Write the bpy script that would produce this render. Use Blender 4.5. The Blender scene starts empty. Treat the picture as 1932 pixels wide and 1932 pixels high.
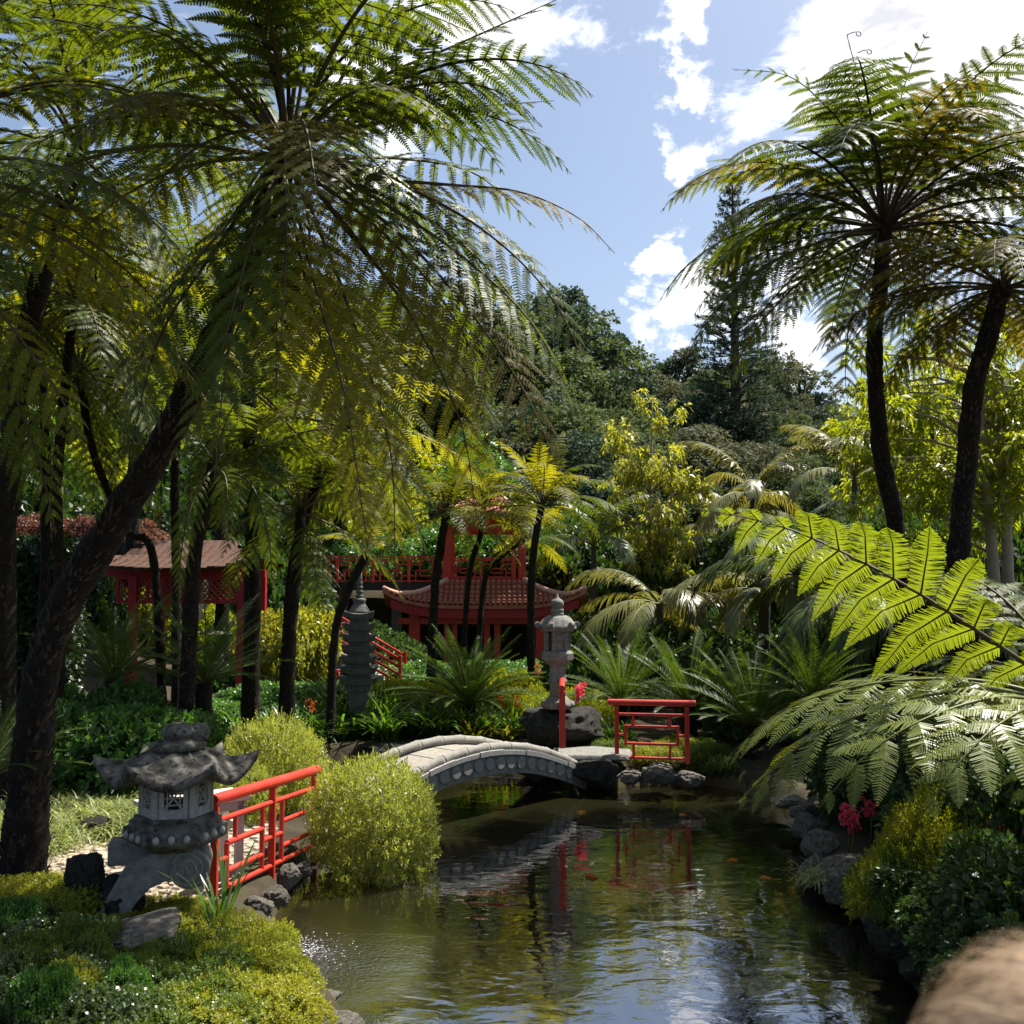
import bpy, math, random
import numpy as np
from mathutils import Vector, Matrix

R = math.radians
rnd = random.Random(7)
# ------------------------------------------------------------------ camera
CAMZ, FPX, HOR = 3.0, 1937.0, 1105.0          # eye height, focal length and horizon row for a 1932 px wide frame
PITCH = math.atan((HOR - 966.0) / FPX)
scene = bpy.context.scene
COL = scene.collection
cam_d = bpy.data.cameras.new('camera'); cam = bpy.data.objects.new('camera', cam_d); COL.objects.link(cam)
cam.location = (0, 0, CAMZ); cam.rotation_euler = (R(90) + PITCH, 0, 0)
cam_d.sensor_width = 36; cam_d.lens = 36 * FPX / 1932; cam_d.clip_end = 2000; cam_d.clip_start = 0.05
cam_d.dof.use_dof = True; cam_d.dof.focus_distance = 12.0; cam_d.dof.aperture_fstop = 5.0
scene.camera = cam
# ------------------------------------------------------------------ light
SUN_AZ, SUN_EL = R(54), R(61)                   # to the right of the view, high
sdir = Vector((math.sin(SUN_AZ) * math.cos(SUN_EL), math.cos(SUN_AZ) * math.cos(SUN_EL), math.sin(SUN_EL)))
sun_d = bpy.data.lights.new('sun', 'SUN'); sun = bpy.data.objects.new('sun', sun_d); COL.objects.link(sun)
sun_d.energy = 5.0; sun_d.angle = R(0.53); sun_d.color = (1.0, 0.95, 0.86)
sun.location = (20, 30, 40); sun.rotation_euler = sdir.to_track_quat('Z', 'Y').to_euler()
scene.view_settings.view_transform = 'Standard'; scene.view_settings.look = 'None'
scene.view_settings.exposure = 1.15; scene.view_settings.gamma = 1.0; scene.view_settings.use_curve_mapping = False
scene.cycles.max_bounces = 7; scene.cycles.diffuse_bounces = 3; scene.cycles.glossy_bounces = 3
scene.cycles.transmission_bounces = 5; scene.cycles.transparent_max_bounces = 8
scene.cycles.use_denoising = True; scene.cycles.sample_clamp_indirect = 6.0
scene.cycles.caustics_reflective = False; scene.cycles.caustics_refractive = False

def raydir(u, v):
    x = (u - 966.0) / FPX; y = -(v - 966.0) / FPX
    return Vector((x, math.cos(PITCH) - y * math.sin(PITCH), math.sin(PITCH) + y * math.cos(PITCH)))
def at(u, v, d):
    r = raydir(u, v); return Vector((0, 0, CAMZ)) + r * (d / r.y)
def gr(u, v, z):
    r = raydir(u, v); return Vector((0, 0, CAMZ)) + r * ((z - CAMZ) / r.z)

# ------------------------------------------------------------------ world: sky and clouds
w = bpy.data.worlds.new('World'); scene.world = w; w.use_nodes = True
nt = w.node_tree; nt.nodes.clear()
def N(t, ty, **k):
    n = t.nodes.new(ty)
    for a, b in k.items():
        if a == 'ins':
            for i, val in b.items(): n.inputs[i].default_value = val
        else: setattr(n, a, b)
    return n
def math_n(t, op, a, b=None, clamp=False):
    n = t.nodes.new('ShaderNodeMath'); n.operation = op; n.use_clamp = clamp
    for i, s in enumerate((a, b)):
        if s is None: continue
        if isinstance(s, (int, float)): n.inputs[i].default_value = s
        else: t.links.new(s, n.inputs[i])
    return n.outputs[0]
sky = N(nt, 'ShaderNodeTexSky', sky_type='NISHITA', sun_disc=False)
sky.sun_elevation = SUN_EL; sky.sun_rotation = SUN_AZ; sky.air_density = 1.0; sky.dust_density = 2.2; sky.ozone_density = 0.8
tc = N(nt, 'ShaderNodeTexCoord'); vdir = tc.outputs['Generated']
sep = N(nt, 'ShaderNodeSeparateXYZ'); nt.links.new(vdir, sep.inputs[0])
zz = math_n(nt, 'ADD', math_n(nt, 'MAXIMUM', sep.outputs[2], 0.0), 0.22)
com = N(nt, 'ShaderNodeCombineXYZ')
nt.links.new(math_n(nt, 'DIVIDE', sep.outputs[0], zz), com.inputs[0]); nt.links.new(math_n(nt, 'DIVIDE', sep.outputs[1], zz), com.inputs[1])
n1 = N(nt, 'ShaderNodeTexNoise', ins={'Scale': 3.1, 'Detail': 9.0, 'Roughness': 0.62, 'Distortion': 0.35}); nt.links.new(com.outputs[0], n1.inputs['Vector'])
n2 = N(nt, 'ShaderNodeTexNoise', ins={'Scale': 9.0, 'Detail': 8.0, 'Roughness': 0.68, 'Distortion': 0.6}); nt.links.new(com.outputs[0], n2.inputs['Vector'])
dens = math_n(nt, 'MULTIPLY', math_n(nt, 'SUBTRACT', n1.outputs[0], 0.5), 1.9)
dens = math_n(nt, 'ADD', dens, math_n(nt, 'MULTIPLY', math_n(nt, 'SUBTRACT', n2.outputs[0], 0.5), 1.5))
# the larger clouds of the afternoon, as soft heaps round these directions (all round the sky)
HEAPS = [(1640, 70, 330, .75), (1880, 260, 250, .6), (1250, 600, 120, .66), (1420, 640, 170, .55), (1560, 560, 170, .55), (1290, 275, 80, .72), (1197, 215, 60, .66), (1270, 105, 75, .55), (1190, 470, 45, .5), (1275, 440, 60, .6), (1180, 70, 60, .4),
         (1000, 90, 150, .62), (800, -60, 260, .6), (1290, 90, 60, .34), (1290, 460, 75, .34), (700, 250, 150, .5), (300, 200, 300, .45), (1060, 330, 170, -.4), (1000, 520, 170, -.45), (1400, 330, 60, -.2)]
heap = None
nw = N(nt, 'ShaderNodeTexNoise', ins={'Scale': 7.0, 'Detail': 6.0, 'Roughness': 0.6}); nt.links.new(vdir, nw.inputs['Vector'])
ws = N(nt, 'ShaderNodeVectorMath', operation='SUBTRACT'); nt.links.new(nw.outputs['Color'], ws.inputs[0]); ws.inputs[1].default_value = (.5, .5, .5)
wm = N(nt, 'ShaderNodeVectorMath', operation='SCALE'); nt.links.new(ws.outputs[0], wm.inputs[0]); wm.inputs['Scale'].default_value = .22
wv_ = N(nt, 'ShaderNodeVectorMath', operation='ADD'); nt.links.new(vdir, wv_.inputs[0]); nt.links.new(wm.outputs[0], wv_.inputs[1])
for (u, v, r, a) in HEAPS:
    c = raydir(u, v).normalized()
    dn = N(nt, 'ShaderNodeVectorMath', operation='DISTANCE'); nt.links.new(wv_.outputs[0], dn.inputs[0]); dn.inputs[1].default_value = c
    q = math_n(nt, 'SUBTRACT', 1.0, math_n(nt, 'DIVIDE', dn.outputs['Value'], r / FPX * 1.25), True)
    q = math_n(nt, 'MULTIPLY', q, a * 1.5)
    heap = q if heap is None else math_n(nt, 'ADD', heap, q)
dens = math_n(nt, 'ADD', dens, math_n(nt, 'SUBTRACT', heap, 0.53))
cov = N(nt, 'ShaderNodeMapRange', interpolation_type='SMOOTHSTEP', ins={'From Min': 0.0, 'From Max': 0.46}); nt.links.new(dens, cov.inputs[0])
thick = N(nt, 'ShaderNodeMapRange', ins={'From Min': 0.30, 'From Max': 0.95, 'To Min': 0.0, 'To Max': 0.9}); nt.links.new(dens, thick.inputs[0])
cc = N(nt, 'ShaderNodeMix', data_type='RGBA'); cc.inputs['A'].default_value = (1.0, 1.0, 1.0, 1); cc.inputs['B'].default_value = (0.50, 0.50, 0.55, 1)
nt.links.new(thick.outputs[0], cc.inputs['Factor'])
bg1 = N(nt, 'ShaderNodeBackground', ins={'Strength': 0.074}); nt.links.new(sky.outputs[0], bg1.inputs[0])
bg2 = N(nt, 'ShaderNodeBackground', ins={'Strength': 0.72}); nt.links.new(cc.outputs['Result'], bg2.inputs[0])
mx = N(nt, 'ShaderNodeMixShader'); nt.links.new(cov.outputs[0], mx.inputs[0]); nt.links.new(bg1.outputs[0], mx.inputs[1]); nt.links.new(bg2.outputs[0], mx.inputs[2])
wo = N(nt, 'ShaderNodeOutputWorld'); nt.links.new(mx.outputs[0], wo.inputs[0])

# ------------------------------------------------------------------ materials
M = {}
def new_mat(name):
    m = bpy.data.materials.new(name); m.use_nodes = True; m.node_tree.nodes.clear(); M[name] = m
    out = m.node_tree.nodes.new('ShaderNodeOutputMaterial'); return m, m.node_tree, out
def ramp(t, fac, stops):
    n = t.nodes.new('ShaderNodeValToRGB'); e = n.color_ramp.elements
    while len(e) < len(stops): e.new(0.5)
    for i, (p, c) in enumerate(stops): e[i].position = p; e[i].color = (*c, 1)
    t.links.new(fac, n.inputs[0]); return n.outputs[0]
def leaf_mat(name, c1, c2, tr=0.45, trcol=None, rough=0.42, spec=0.4, c3=None):
    """c1..c2 (and a few c3) vary from leaf to leaf; tr is how much light passes through the blade"""
    m, t, out = new_mat(name)
    g = t.nodes.new('ShaderNodeNewGeometry'); oi = t.nodes.new('ShaderNodeObjectInfo')
    f = math_n(t, 'ADD', math_n(t, 'MULTIPLY', g.outputs['Random Per Island'], 0.7), math_n(t, 'MULTIPLY', oi.outputs['Random'], 0.3))
    stops = [(0.0, c1), (0.85, c2), (1.0, c3 or c2)]
    col = ramp(t, f, stops)
    p = t.nodes.new('ShaderNodeBsdfPrincipled'); t.links.new(col, p.inputs['Base Color'])
    p.inputs['Roughness'].default_value = rough; p.inputs['Specular IOR Level'].default_value = spec
    tl = t.nodes.new('ShaderNodeBsdfTranslucent')
    mixc = t.nodes.new('ShaderNodeMix'); mixc.data_type = 'RGBA'; mixc.blend_type = 'MULTIPLY'; mixc.inputs['Factor'].default_value = 1.0
    t.links.new(col, mixc.inputs['A']); tc_ = trcol or (2.6, 2.3, 0.9); mixc.inputs['B'].default_value = (*tc_, 1)
    t.links.new(mixc.outputs['Result'], tl.inputs[0])
    mx = t.nodes.new('ShaderNodeMixShader'); mx.inputs[0].default_value = tr
    t.links.new(p.outputs[0], mx.inputs[1]); t.links.new(tl.outputs[0], mx.inputs[2]); t.links.new(mx.outputs[0], out.inputs[0])
    return m
def solid(name, stops, scale=6.0, rough=0.75, bump=0.0, bscale=30.0, detail=6.0, spec=0.3, metal=0.0, coat=0.0, kind='noise', second=None):
    m, t, out = new_mat(name)
    tc = t.nodes.new('ShaderNodeTexCoord')
    n = t.nodes.new('ShaderNodeTexNoise'); n.inputs['Scale'].default_value = scale; n.inputs['Detail'].default_value = detail; n.inputs['Roughness'].default_value = 0.62
    t.links.new(tc.outputs['Object'], n.inputs['Vector'])
    mr = t.nodes.new('ShaderNodeMapRange'); mr.inputs['From Min'].default_value = 0.3; mr.inputs['From Max'].default_value = 0.7; t.links.new(n.outputs[0], mr.inputs[0])
    k = len(stops); st = [(i / max(1, k - 1), c) if not isinstance(c[0], tuple) else c for i, c in enumerate(stops)]
    col = ramp(t, mr.outputs[0], st)
    if second:                                                       # blotches (lichen, moss, stains): (colour, scale, threshold, softness)
        for (c, sc, th, so) in second:
            nn = t.nodes.new('ShaderNodeTexNoise'); nn.inputs['Scale'].default_value = sc; nn.inputs['Detail'].default_value = 7; nn.inputs['Roughness'].default_value = 0.7
            t.links.new(tc.outputs['Object'], nn.inputs['Vector'])
            r2 = t.nodes.new('ShaderNodeMapRange'); r2.inputs['From Min'].default_value = th; r2.inputs['From Max'].default_value = th + so; t.links.new(nn.outputs[0], r2.inputs[0])
            mc = t.nodes.new('ShaderNodeMix'); mc.data_type = 'RGBA'; t.links.new(r2.outputs[0], mc.inputs['Factor']); t.links.new(col, mc.inputs['A']); mc.inputs['B'].default_value = (*c, 1)
            col = mc.outputs['Result']
    p = t.nodes.new('ShaderNodeBsdfPrincipled'); t.links.new(col, p.inputs['Base Color'])
    p.inputs['Roughness'].default_value = rough; p.inputs['Specular IOR Level'].default_value = spec; p.inputs['Metallic'].default_value = metal; p.inputs['Coat Weight'].default_value = coat
    if bump:
        nb = t.nodes.new('ShaderNodeTexNoise'); nb.inputs['Scale'].default_value = bscale; nb.inputs['Detail'].default_value = 8; nb.inputs['Roughness'].default_value = 0.7
        t.links.new(tc.outputs['Object'], nb.inputs['Vector'])
        b = t.nodes.new('ShaderNodeBump'); b.inputs['Strength'].default_value = bump; b.inputs['Distance'].default_value = 0.03
        t.links.new(nb.outputs[0], b.inputs['Height']); t.links.new(b.outputs[0], p.inputs['Normal'])
    t.links.new(p.outputs[0], out.inputs[0]); return m

leaf_mat('fern', (.034, .062, .010), (.082, .115, .016), tr=.44, trcol=(2.6, 2.2, .5), rough=.5, spec=.28)
leaf_mat('fern_shaded', (.024, .048, .010), (.056, .088, .016), tr=.34, trcol=(2.6, 2.2, .5), rough=.5, spec=.28)  # darker copy of fern: shade under the crowns put into the leaf colour
leaf_mat('fern_sunlit', (.10, .125, .012), (.185, .195, .018), tr=.55, trcol=(2.3, 1.9, .5), rough=.5, spec=.28)  # lighter, yellower copy of fern: sun shining through the fronds put into the colour
leaf_mat('fern_brown', (.075, .070, .016), (.125, .112, .020), tr=.5, trcol=(2.0, 1.7, .6), rough=.55, spec=.25)
leaf_mat('fern_lime', (.075, .125, .016), (.125, .180, .022), tr=.55, trcol=(2.1, 1.75, .50), rough=.5, spec=.25)
leaf_mat('fern_gloss', (.10, .145, .022), (.17, .205, .034), tr=.36, trcol=(2.2, 1.9, .45), rough=.42, spec=.55)
leaf_mat('palm', (.035, .070, .016), (.085, .115, .028), tr=.35, trcol=(2.4, 2.0, .6), rough=.42, spec=.4)
leaf_mat('palm_pale', (.11, .135, .045), (.19, .19, .07), tr=.35, trcol=(1.9, 1.6, .6), rough=.38, spec=.5)
leaf_mat('cycad', (.028, .072, .012), (.075, .135, .02), tr=.32, trcol=(2.2, 2.0, .5), rough=.42, spec=.35)
leaf_mat('strap', (.032, .085, .018), (.085, .165, .03), tr=.38, trcol=(2.2, 2.1, .5), rough=.36, spec=.5)
leaf_mat('strap_yellow', (.10, .13, .02), (.20, .20, .03), tr=.4, trcol=(1.9, 1.6, .5), rough=.4)
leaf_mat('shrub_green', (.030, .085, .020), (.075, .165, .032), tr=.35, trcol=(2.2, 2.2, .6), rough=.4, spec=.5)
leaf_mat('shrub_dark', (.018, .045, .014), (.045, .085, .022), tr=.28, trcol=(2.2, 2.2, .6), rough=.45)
leaf_mat('variegated', (.20, .265, .050), (.41, .41, .11), tr=.42, trcol=(1.55, 1.5, .5), rough=.4, c3=(.52, .50, .25))
leaf_mat('gold_moss', (.125, .185, .016), (.31, .315, .024), tr=.42, trcol=(1.7, 1.5, .4), rough=.5, c3=(.20, .11, .03))
leaf_mat('green_moss', (.040, .095, .014), (.115, .165, .022), tr=.38, trcol=(1.9, 1.7, .5), rough=.45)
leaf_mat('creeper', (.030, .060, .018), (.085, .125, .035), tr=.28, trcol=(2.0, 2.0, .6), rough=.3, spec=.6, c3=(.16, .18, .08))
leaf_mat('pale_grass', (.12, .165, .050), (.30, .33, .14), tr=.35, trcol=(1.6, 1.6, .6), rough=.4, c3=(.45, .46, .28))
leaf_mat('yellow_leaf', (.14, .18, .028), (.28, .295, .055), tr=.5, trcol=(1.9, 1.7, .5), rough=.4)
leaf_mat('lime_leaf', (.10, .155, .015), (.26, .285, .024), tr=.5, trcol=(2.1, 1.9, .45), rough=.4)
leaf_mat('forest', (.036, .058, .030), (.085, .112, .052), tr=.28, trcol=(2.0, 2.0, .8), rough=.7, spec=.2)  # far tree leaf colours lightened to stand in for haze
leaf_mat('forest_grey', (.070, .082, .056), (.125, .135, .090), tr=.25, trcol=(1.7, 1.6, .8), rough=.75, spec=.2)
leaf_mat('forest_blue', (.024, .048, .034), (.055, .085, .055), tr=.18, trcol=(1.8, 2.0, .9), rough=.7, spec=.2)
leaf_mat('ivy', (.012, .032, .012), (.032, .066, .020), tr=.2, trcol=(2.0, 2.0, .6), rough=.4)
leaf_mat('red_leaf', (.085, .048, .034), (.155, .085, .060), tr=.4, trcol=(1.9, 1.2, .7), rough=.45)
leaf_mat('pink_petal', (.62, .030, .085), (.75, .10, .17), tr=.4, trcol=(1.3, .9, .9), rough=.5)
leaf_mat('orange_petal', (.70, .06, .02), (.75, .20, .02), tr=.4, trcol=(1.3, .9, .6), rough=.5)
leaf_mat('dry_leaf', (.22, .15, .07), (.36, .27, .14), tr=.3, trcol=(1.3, 1.2, .8), rough=.6)
solid('fern_bark', [(.004, .003, .0025), (.011, .008, .006), (.026, .018, .012)], 9, .95, 1.0, 26, second=[((.055, .040, .027), 16, .62, .08)])
solid('fern_scale', [(.020, .014, .009), (.055, .040, .026), (.10, .075, .05)], 8, .95, .6, 30)
solid('rachis', [(.045, .035, .014), (.080, .060, .022)], 5, .6)
solid('rachis_green', [(.085, .10, .02), (.12, .13, .025)], 5, .5)
solid('rachis_dark', [(.014, .010, .007), (.030, .020, .012)], 5, .6)
solid('palm_bark', [(.045, .040, .026), (.085, .075, .05)], 6, .85, .5, 20)
solid('bark', [(.030, .023, .016), (.075, .058, .040)], 7, .9, .7, 24)
solid('bark_pale', [(.23, .19, .14), (.36, .31, .24)], 5, .85, .4, 20, second=[((.12, .09, .06), 4, .58, .12)])
solid('stone_lantern', [(.060, .055, .044), (.135, .125, .104), (.24, .228, .195)], 9, .92, .7, 45, second=[((.024, .021, .016), 13, .49, .12), ((.40, .40, .36), 26, .66, .05)])
solid('stone_clean', [(.25, .245, .23), (.34, .33, .31), (.41, .40, .375)], 24, .9, .35, 90, second=[((.11, .105, .085), 3.5, .60, .16)])
solid('stone_pale', [(.20, .19, .165), (.31, .295, .26)], 10, .9, .4, 50, second=[((.13, .13, .10), 5, .60, .14)])
solid('stone_mid', [(.12, .118, .105), (.20, .195, .175), (.27, .265, .24)], 16, .92, .5, 60, second=[((.055, .055, .045), 5, .56, .14)])
solid('stone_dark', [(.085, .088, .085), (.155, .158, .150)], 10, .9, .5, 50, second=[((.16, .165, .15), 12, .60, .10)])
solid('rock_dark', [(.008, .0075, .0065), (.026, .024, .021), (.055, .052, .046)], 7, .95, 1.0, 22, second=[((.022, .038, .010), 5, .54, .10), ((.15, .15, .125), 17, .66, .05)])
solid('rock_grey', [(.050, .044, .034), (.13, .118, .096), (.26, .24, .20)], 6, .93, 1.0, 16, second=[((.05, .065, .02), 3, .60, .12), ((.36, .35, .31), 9, .63, .08)])
solid('deck_stone', [(.22, .20, .17), (.32, .295, .25)], 12, .92, .35, 60, second=[((.19, .17, .13), 3, .58, .15)])
solid('red_paint', [(.38, .022, .014), (.47, .032, .018), (.53, .050, .028)], 3, .45, .10, 50, spec=.4, second=[((.24, .020, .014), 11, .62, .08), ((.16, .06, .04), 34, .70, .04)])
solid('red_dark', [(.26, .014, .018), (.33, .022, .026)], 5, .5, .06, 40)
solid('terracotta', [(.30, .085, .045), (.40, .13, .075), (.47, .18, .11)], 7, .75, .3, 30, second=[((.15, .06, .04), 9, .62, .1)])
solid('terracotta_edge', [(.50, .26, .17), (.58, .33, .23)], 7, .75, .2, 30)
solid('tile_old', [(.035, .016, .011), (.075, .034, .022), (.125, .070, .042)], 6, .85, .5, 30)
solid('soil', [(.020, .015, .010), (.045, .034, .020), (.05, .055, .02)], 2.2, .98, .8, 14)
solid('pond_bed', [(.055, .050, .018), (.115, .10, .035)], 1.2, .95, .3, 8)
solid('path_base', [(.20, .165, .125), (.30, .25, .19)], 9, .95, .6, 40)
solid('path_stone', [(.30, .235, .175), (.42, .345, .265), (.50, .43, .34)], 5, .92, .5, 40)
solid('white_wood', [(.48, .45, .39), (.58, .55, .48)], 5, .7, .2, 30)
solid('concrete', [(.22, .21, .19), (.32, .31, .285)], 5, .9, .4, 40)
solid('black_metal', [(.012, .012, .012), (.02, .02, .02)], 8, .45)
solid('koi', [(.62, .13, .015), (.75, .22, .02), (.80, .34, .05)], 9, .4)
solid('skin', [(.52, .32, .22), (.58, .37, .27)], 8, .5)
leaf_mat('hair_strand', (.18, .11, .065), (.52, .40, .27), tr=.3, trcol=(1.3, 1.15, .95), rough=.35, spec=.6, c3=(.62, .50, .36))
solid('hair', [(.22, .145, .085), (.27, .185, .11), (.32, .22, .14)], 6, .5)
solid('shirt', [(.10, .12, .18), (.12, .14, .21)], 10, .85)
solid('trousers', [(.04, .045, .06), (.055, .06, .08)], 10, .85)

# ------------------------------------------------------------------ mesh helpers
def npmesh(name, V, F, mats, MI=None, smooth=False):
    """V (n,3) array, F list of (m,k) arrays or one array, MI one index per block"""
    me = bpy.data.meshes.new(name)
    blocks = F if isinstance(F, list) else [F]
    V = np.asarray(V, np.float32)
    me.vertices.add(len(V)); me.vertices.foreach_set('co', V.ravel())
    idx = np.concatenate([np.asarray(b, np.int32).ravel() for b in blocks])
    ks = np.concatenate([np.full(len(b), np.asarray(b).shape[1], np.int32) for b in blocks])
    starts = np.concatenate([[0], np.cumsum(ks)[:-1]]).astype(np.int32)
    me.loops.add(len(idx)); me.loops.foreach_set('vertex_index', idx)
    me.polygons.add(len(ks)); me.polygons.foreach_set('loop_start', starts)
    if MI is not None:
        mi = np.concatenate([np.full(len(b), MI[i], np.int32) for i, b in enumerate(blocks)]); me.polygons.foreach_set('material_index', mi)
    if smooth:
        sm = np.concatenate([np.full(len(b), bool(smooth if not isinstance(smooth, (list, tuple)) else smooth[i])) for i, b in enumerate(blocks)]); me.polygons.foreach_set('use_smooth', sm)
    me.update(calc_edges=True); me.validate()
    for mm in mats: me.materials.append(M[mm] if isinstance(mm, str) else mm)
    return me
def link(name, me, parent=None, loc=None, rz=0.0, scale=None):
    o = bpy.data.objects.new(name, me); COL.objects.link(o)
    if parent is not None: o.parent = parent
    if loc is not None: o.location = loc
    if rz: o.rotation_euler = (0, 0, rz)
    if scale is not None: o.scale = (scale,) * 3 if isinstance(scale, (int, float)) else scale
    return o
def tag(o, label, cat, group=None):
    o['label'] = label; o['category'] = cat
    if group: o['group'] = group
    return o
def thing(name, label, cat, loc=(0, 0, 0), rz=0.0, group=None):
    o = link(name, None, None, loc, rz); o.empty_display_size = 0.2
    return tag(o, label, cat, group)
def struct(o): o['kind'] = 'structure'; return o
def stuff(o): o['kind'] = 'stuff'; return o

class B:
    """collects simple shapes into one mesh"""
    def __init__(s): s.v = []; s.f = []
    def add(s, vs, fs):
        k = len(s.v); s.v += [Vector(p) for p in vs]; s.f += [tuple(i + k for i in q) for q in fs]; return s
    def box(s, c, d, rz=0.0, taper=1.0):
        c = Vector(c); h = [x / 2 for x in d]; vs = []
        ca, sa = math.cos(rz), math.sin(rz)
        for z in (-1, 1):
            t = taper if z > 0 else 1.0
            for (x, y) in ((-1, -1), (1, -1), (1, 1), (-1, 1)):
                X, Y = x * h[0] * t, y * h[1] * t
                vs.append((c.x + X * ca - Y * sa, c.y + X * sa + Y * ca, c.z + z * h[2]))
        return s.add(vs, [(3, 2, 1, 0), (4, 5, 6, 7), (0, 1, 5, 4), (1, 2, 6, 5), (2, 3, 7, 6), (3, 0, 4, 7)])
    def bar(s, a, b, wd, ht, up=(0, 0, 1)):
        a, b = Vector(a), Vector(b); t = (b - a).normalized(); up = Vector(up)
        sd = t.cross(up)
        if sd.length < 1e-4: sd = t.cross(Vector((0, 1, 0)))
        sd.normalize(); n = sd.cross(t).normalized(); vs = []
        for p in (a, b):
            for (x, y) in ((-1, -1), (1, -1), (1, 1), (-1, 1)): vs.append(p + sd * x * wd / 2 + n * y * ht / 2)
        return s.add(vs, [(0, 1, 2, 3), (7, 6, 5, 4), (0, 4, 5, 1), (1, 5, 6, 2), (2, 6, 7, 3), (3, 7, 4, 0)])
    def tube(s, pts, rad, n=8, cap=True):
        pts = [Vector(p) for p in pts]; m = len(pts)
        rad = rad if isinstance(rad, (list, tuple)) else [rad] * m
        t0 = (pts[1] - pts[0]).normalized(); ref = Vector((0, 0, 1)) if abs(t0.z) < .9 else Vector((1, 0, 0))
        vs = []
        for i, p in enumerate(pts):
            t = (pts[min(i + 1, m - 1)] - pts[max(i - 1, 0)]).normalized()
            sd = t.cross(ref).normalized(); nn = sd.cross(t); ref = nn
            for k in range(n):
                a = 2 * math.pi * k / n; vs.append(p + (sd * math.cos(a) + nn * math.sin(a)) * rad[i])
        fs = [(i * n + k, i * n + (k + 1) % n, (i + 1) * n + (k + 1) % n, (i + 1) * n + k) for i in range(m - 1) for k in range(n)]
        if cap: fs += [tuple(range(n))[::-1], tuple((m - 1) * n + k for k in range(n))]
        return s.add(vs, fs)
    def lathe(s, prof, n=24, c=(0, 0, 0), a0=0.0, sx=1.0):
        c = Vector(c); vs = []
        for (r, z) in prof:
            for k in range(n):
                a = a0 + 2 * math.pi * k / n; vs.append((c.x + r * math.cos(a) * sx, c.y + r * math.sin(a), c.z + z))
        m = len(prof)
        fs = [(i * n + k, i * n + (k + 1) % n, (i + 1) * n + (k + 1) % n, (i + 1) * n + k) for i in range(m - 1) for k in range(n)]
        fs += [tuple(range(n))[::-1], tuple((m - 1) * n + k for k in range(n))]
        return s.add(vs, fs)
    def prism(s, poly, y0, y1):
        """polygon of (x, z) points pushed from y0 to y1"""
        n = len(poly); vs = [(x, y0, z) for x, z in poly] + [(x, y1, z) for x, z in poly]
        return s.add(vs, [tuple(range(n)), tuple(range(2 * n - 1, n - 1, -1))] + [(i, i + n, (i + 1) % n + n, (i + 1) % n) for i in range(n)])
    def mesh(s, name, mat, smooth=False):
        me = bpy.data.meshes.new(name); me.from_pydata([tuple(p) for p in s.v], [], s.f)
        import bmesh
        bm = bmesh.new(); bm.from_mesh(me); bmesh.ops.recalc_face_normals(bm, faces=bm.faces); bm.to_mesh(me); bm.free()
        if smooth: me.polygons.foreach_set('use_smooth', [True] * len(me.polygons))
        for mm in (mat if isinstance(mat, (list, tuple)) else [mat]): me.materials.append(M[mm])
        return me
    def build(s, name, mat, parent=None, smooth=False, bevel=0.0, loc=None, rz=0.0, autosmooth=False):
        o = link(name, s.mesh(name, mat, smooth), parent, loc, rz)
        if bevel:
            md = o.modifiers.new('bevel', 'BEVEL'); md.width = bevel; md.segments = 2; md.limit_method = 'ANGLE'; md.angle_limit = R(40)
        return o

def vnoise(P, seed=0, oct=4):
    """cheap smooth value noise for numpy points (n,3)"""
    P = np.asarray(P, np.float64); out = np.zeros(len(P)); amp = 1.0; tot = 0
    for o in range(oct):
        Q = P * (2 ** o) + seed * 17.31 + o * 5.7
        i = np.floor(Q).astype(np.int64); f = Q - i; f = f * f * (3 - 2 * f)
        def h(dx, dy, dz):
            n = (i[:, 0] + dx) * 374761393 + (i[:, 1] + dy) * 668265263 + (i[:, 2] + dz) * 2147483647 + seed * 974711
            n = (n ^ (n >> 13)) * 1274126177; n = n ^ (n >> 16)
            return (n & 0xffff) / 65535.0
        def lp(a, b, t): return a + (b - a) * t
        v = lp(lp(lp(h(0, 0, 0), h(1, 0, 0), f[:, 0]), lp(h(0, 1, 0), h(1, 1, 0), f[:, 0]), f[:, 1]),
               lp(lp(h(0, 0, 1), h(1, 0, 1), f[:, 0]), lp(h(0, 1, 1), h(1, 1, 1), f[:, 0]), f[:, 1]), f[:, 2])
        out += (v - .5) * amp; tot += amp; amp *= .5
    return out / tot * 2
def spline(pts, n):
    """Catmull-Rom through the points, n samples evenly by arc length"""
    P = np.array([tuple(p) for p in pts], float)
    P = np.vstack([2 * P[0] - P[1], P, 2 * P[-1] - P[-2]]); out = []
    for i in range(1, len(P) - 2):
        for t in np.linspace(0, 1, 16, endpoint=False):
            a, b, c, d = P[i - 1], P[i], P[i + 1], P[i + 2]
            out.append(.5 * ((2 * b) + (-a + c) * t + (2 * a - 5 * b + 4 * c - d) * t * t + (-a + 3 * b - 3 * c + d) * t ** 3))
    out.append(P[-2]); out = np.array(out)
    L = np.concatenate([[0], np.cumsum(np.linalg.norm(np.diff(out, axis=0), axis=1))])
    q = np.linspace(0, L[-1], n)
    return np.stack([np.interp(q, L, out[:, k]) for k in range(3)], 1)
def nrm(a): return a / np.maximum(np.linalg.norm(a, axis=-1, keepdims=True), 1e-9)
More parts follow.
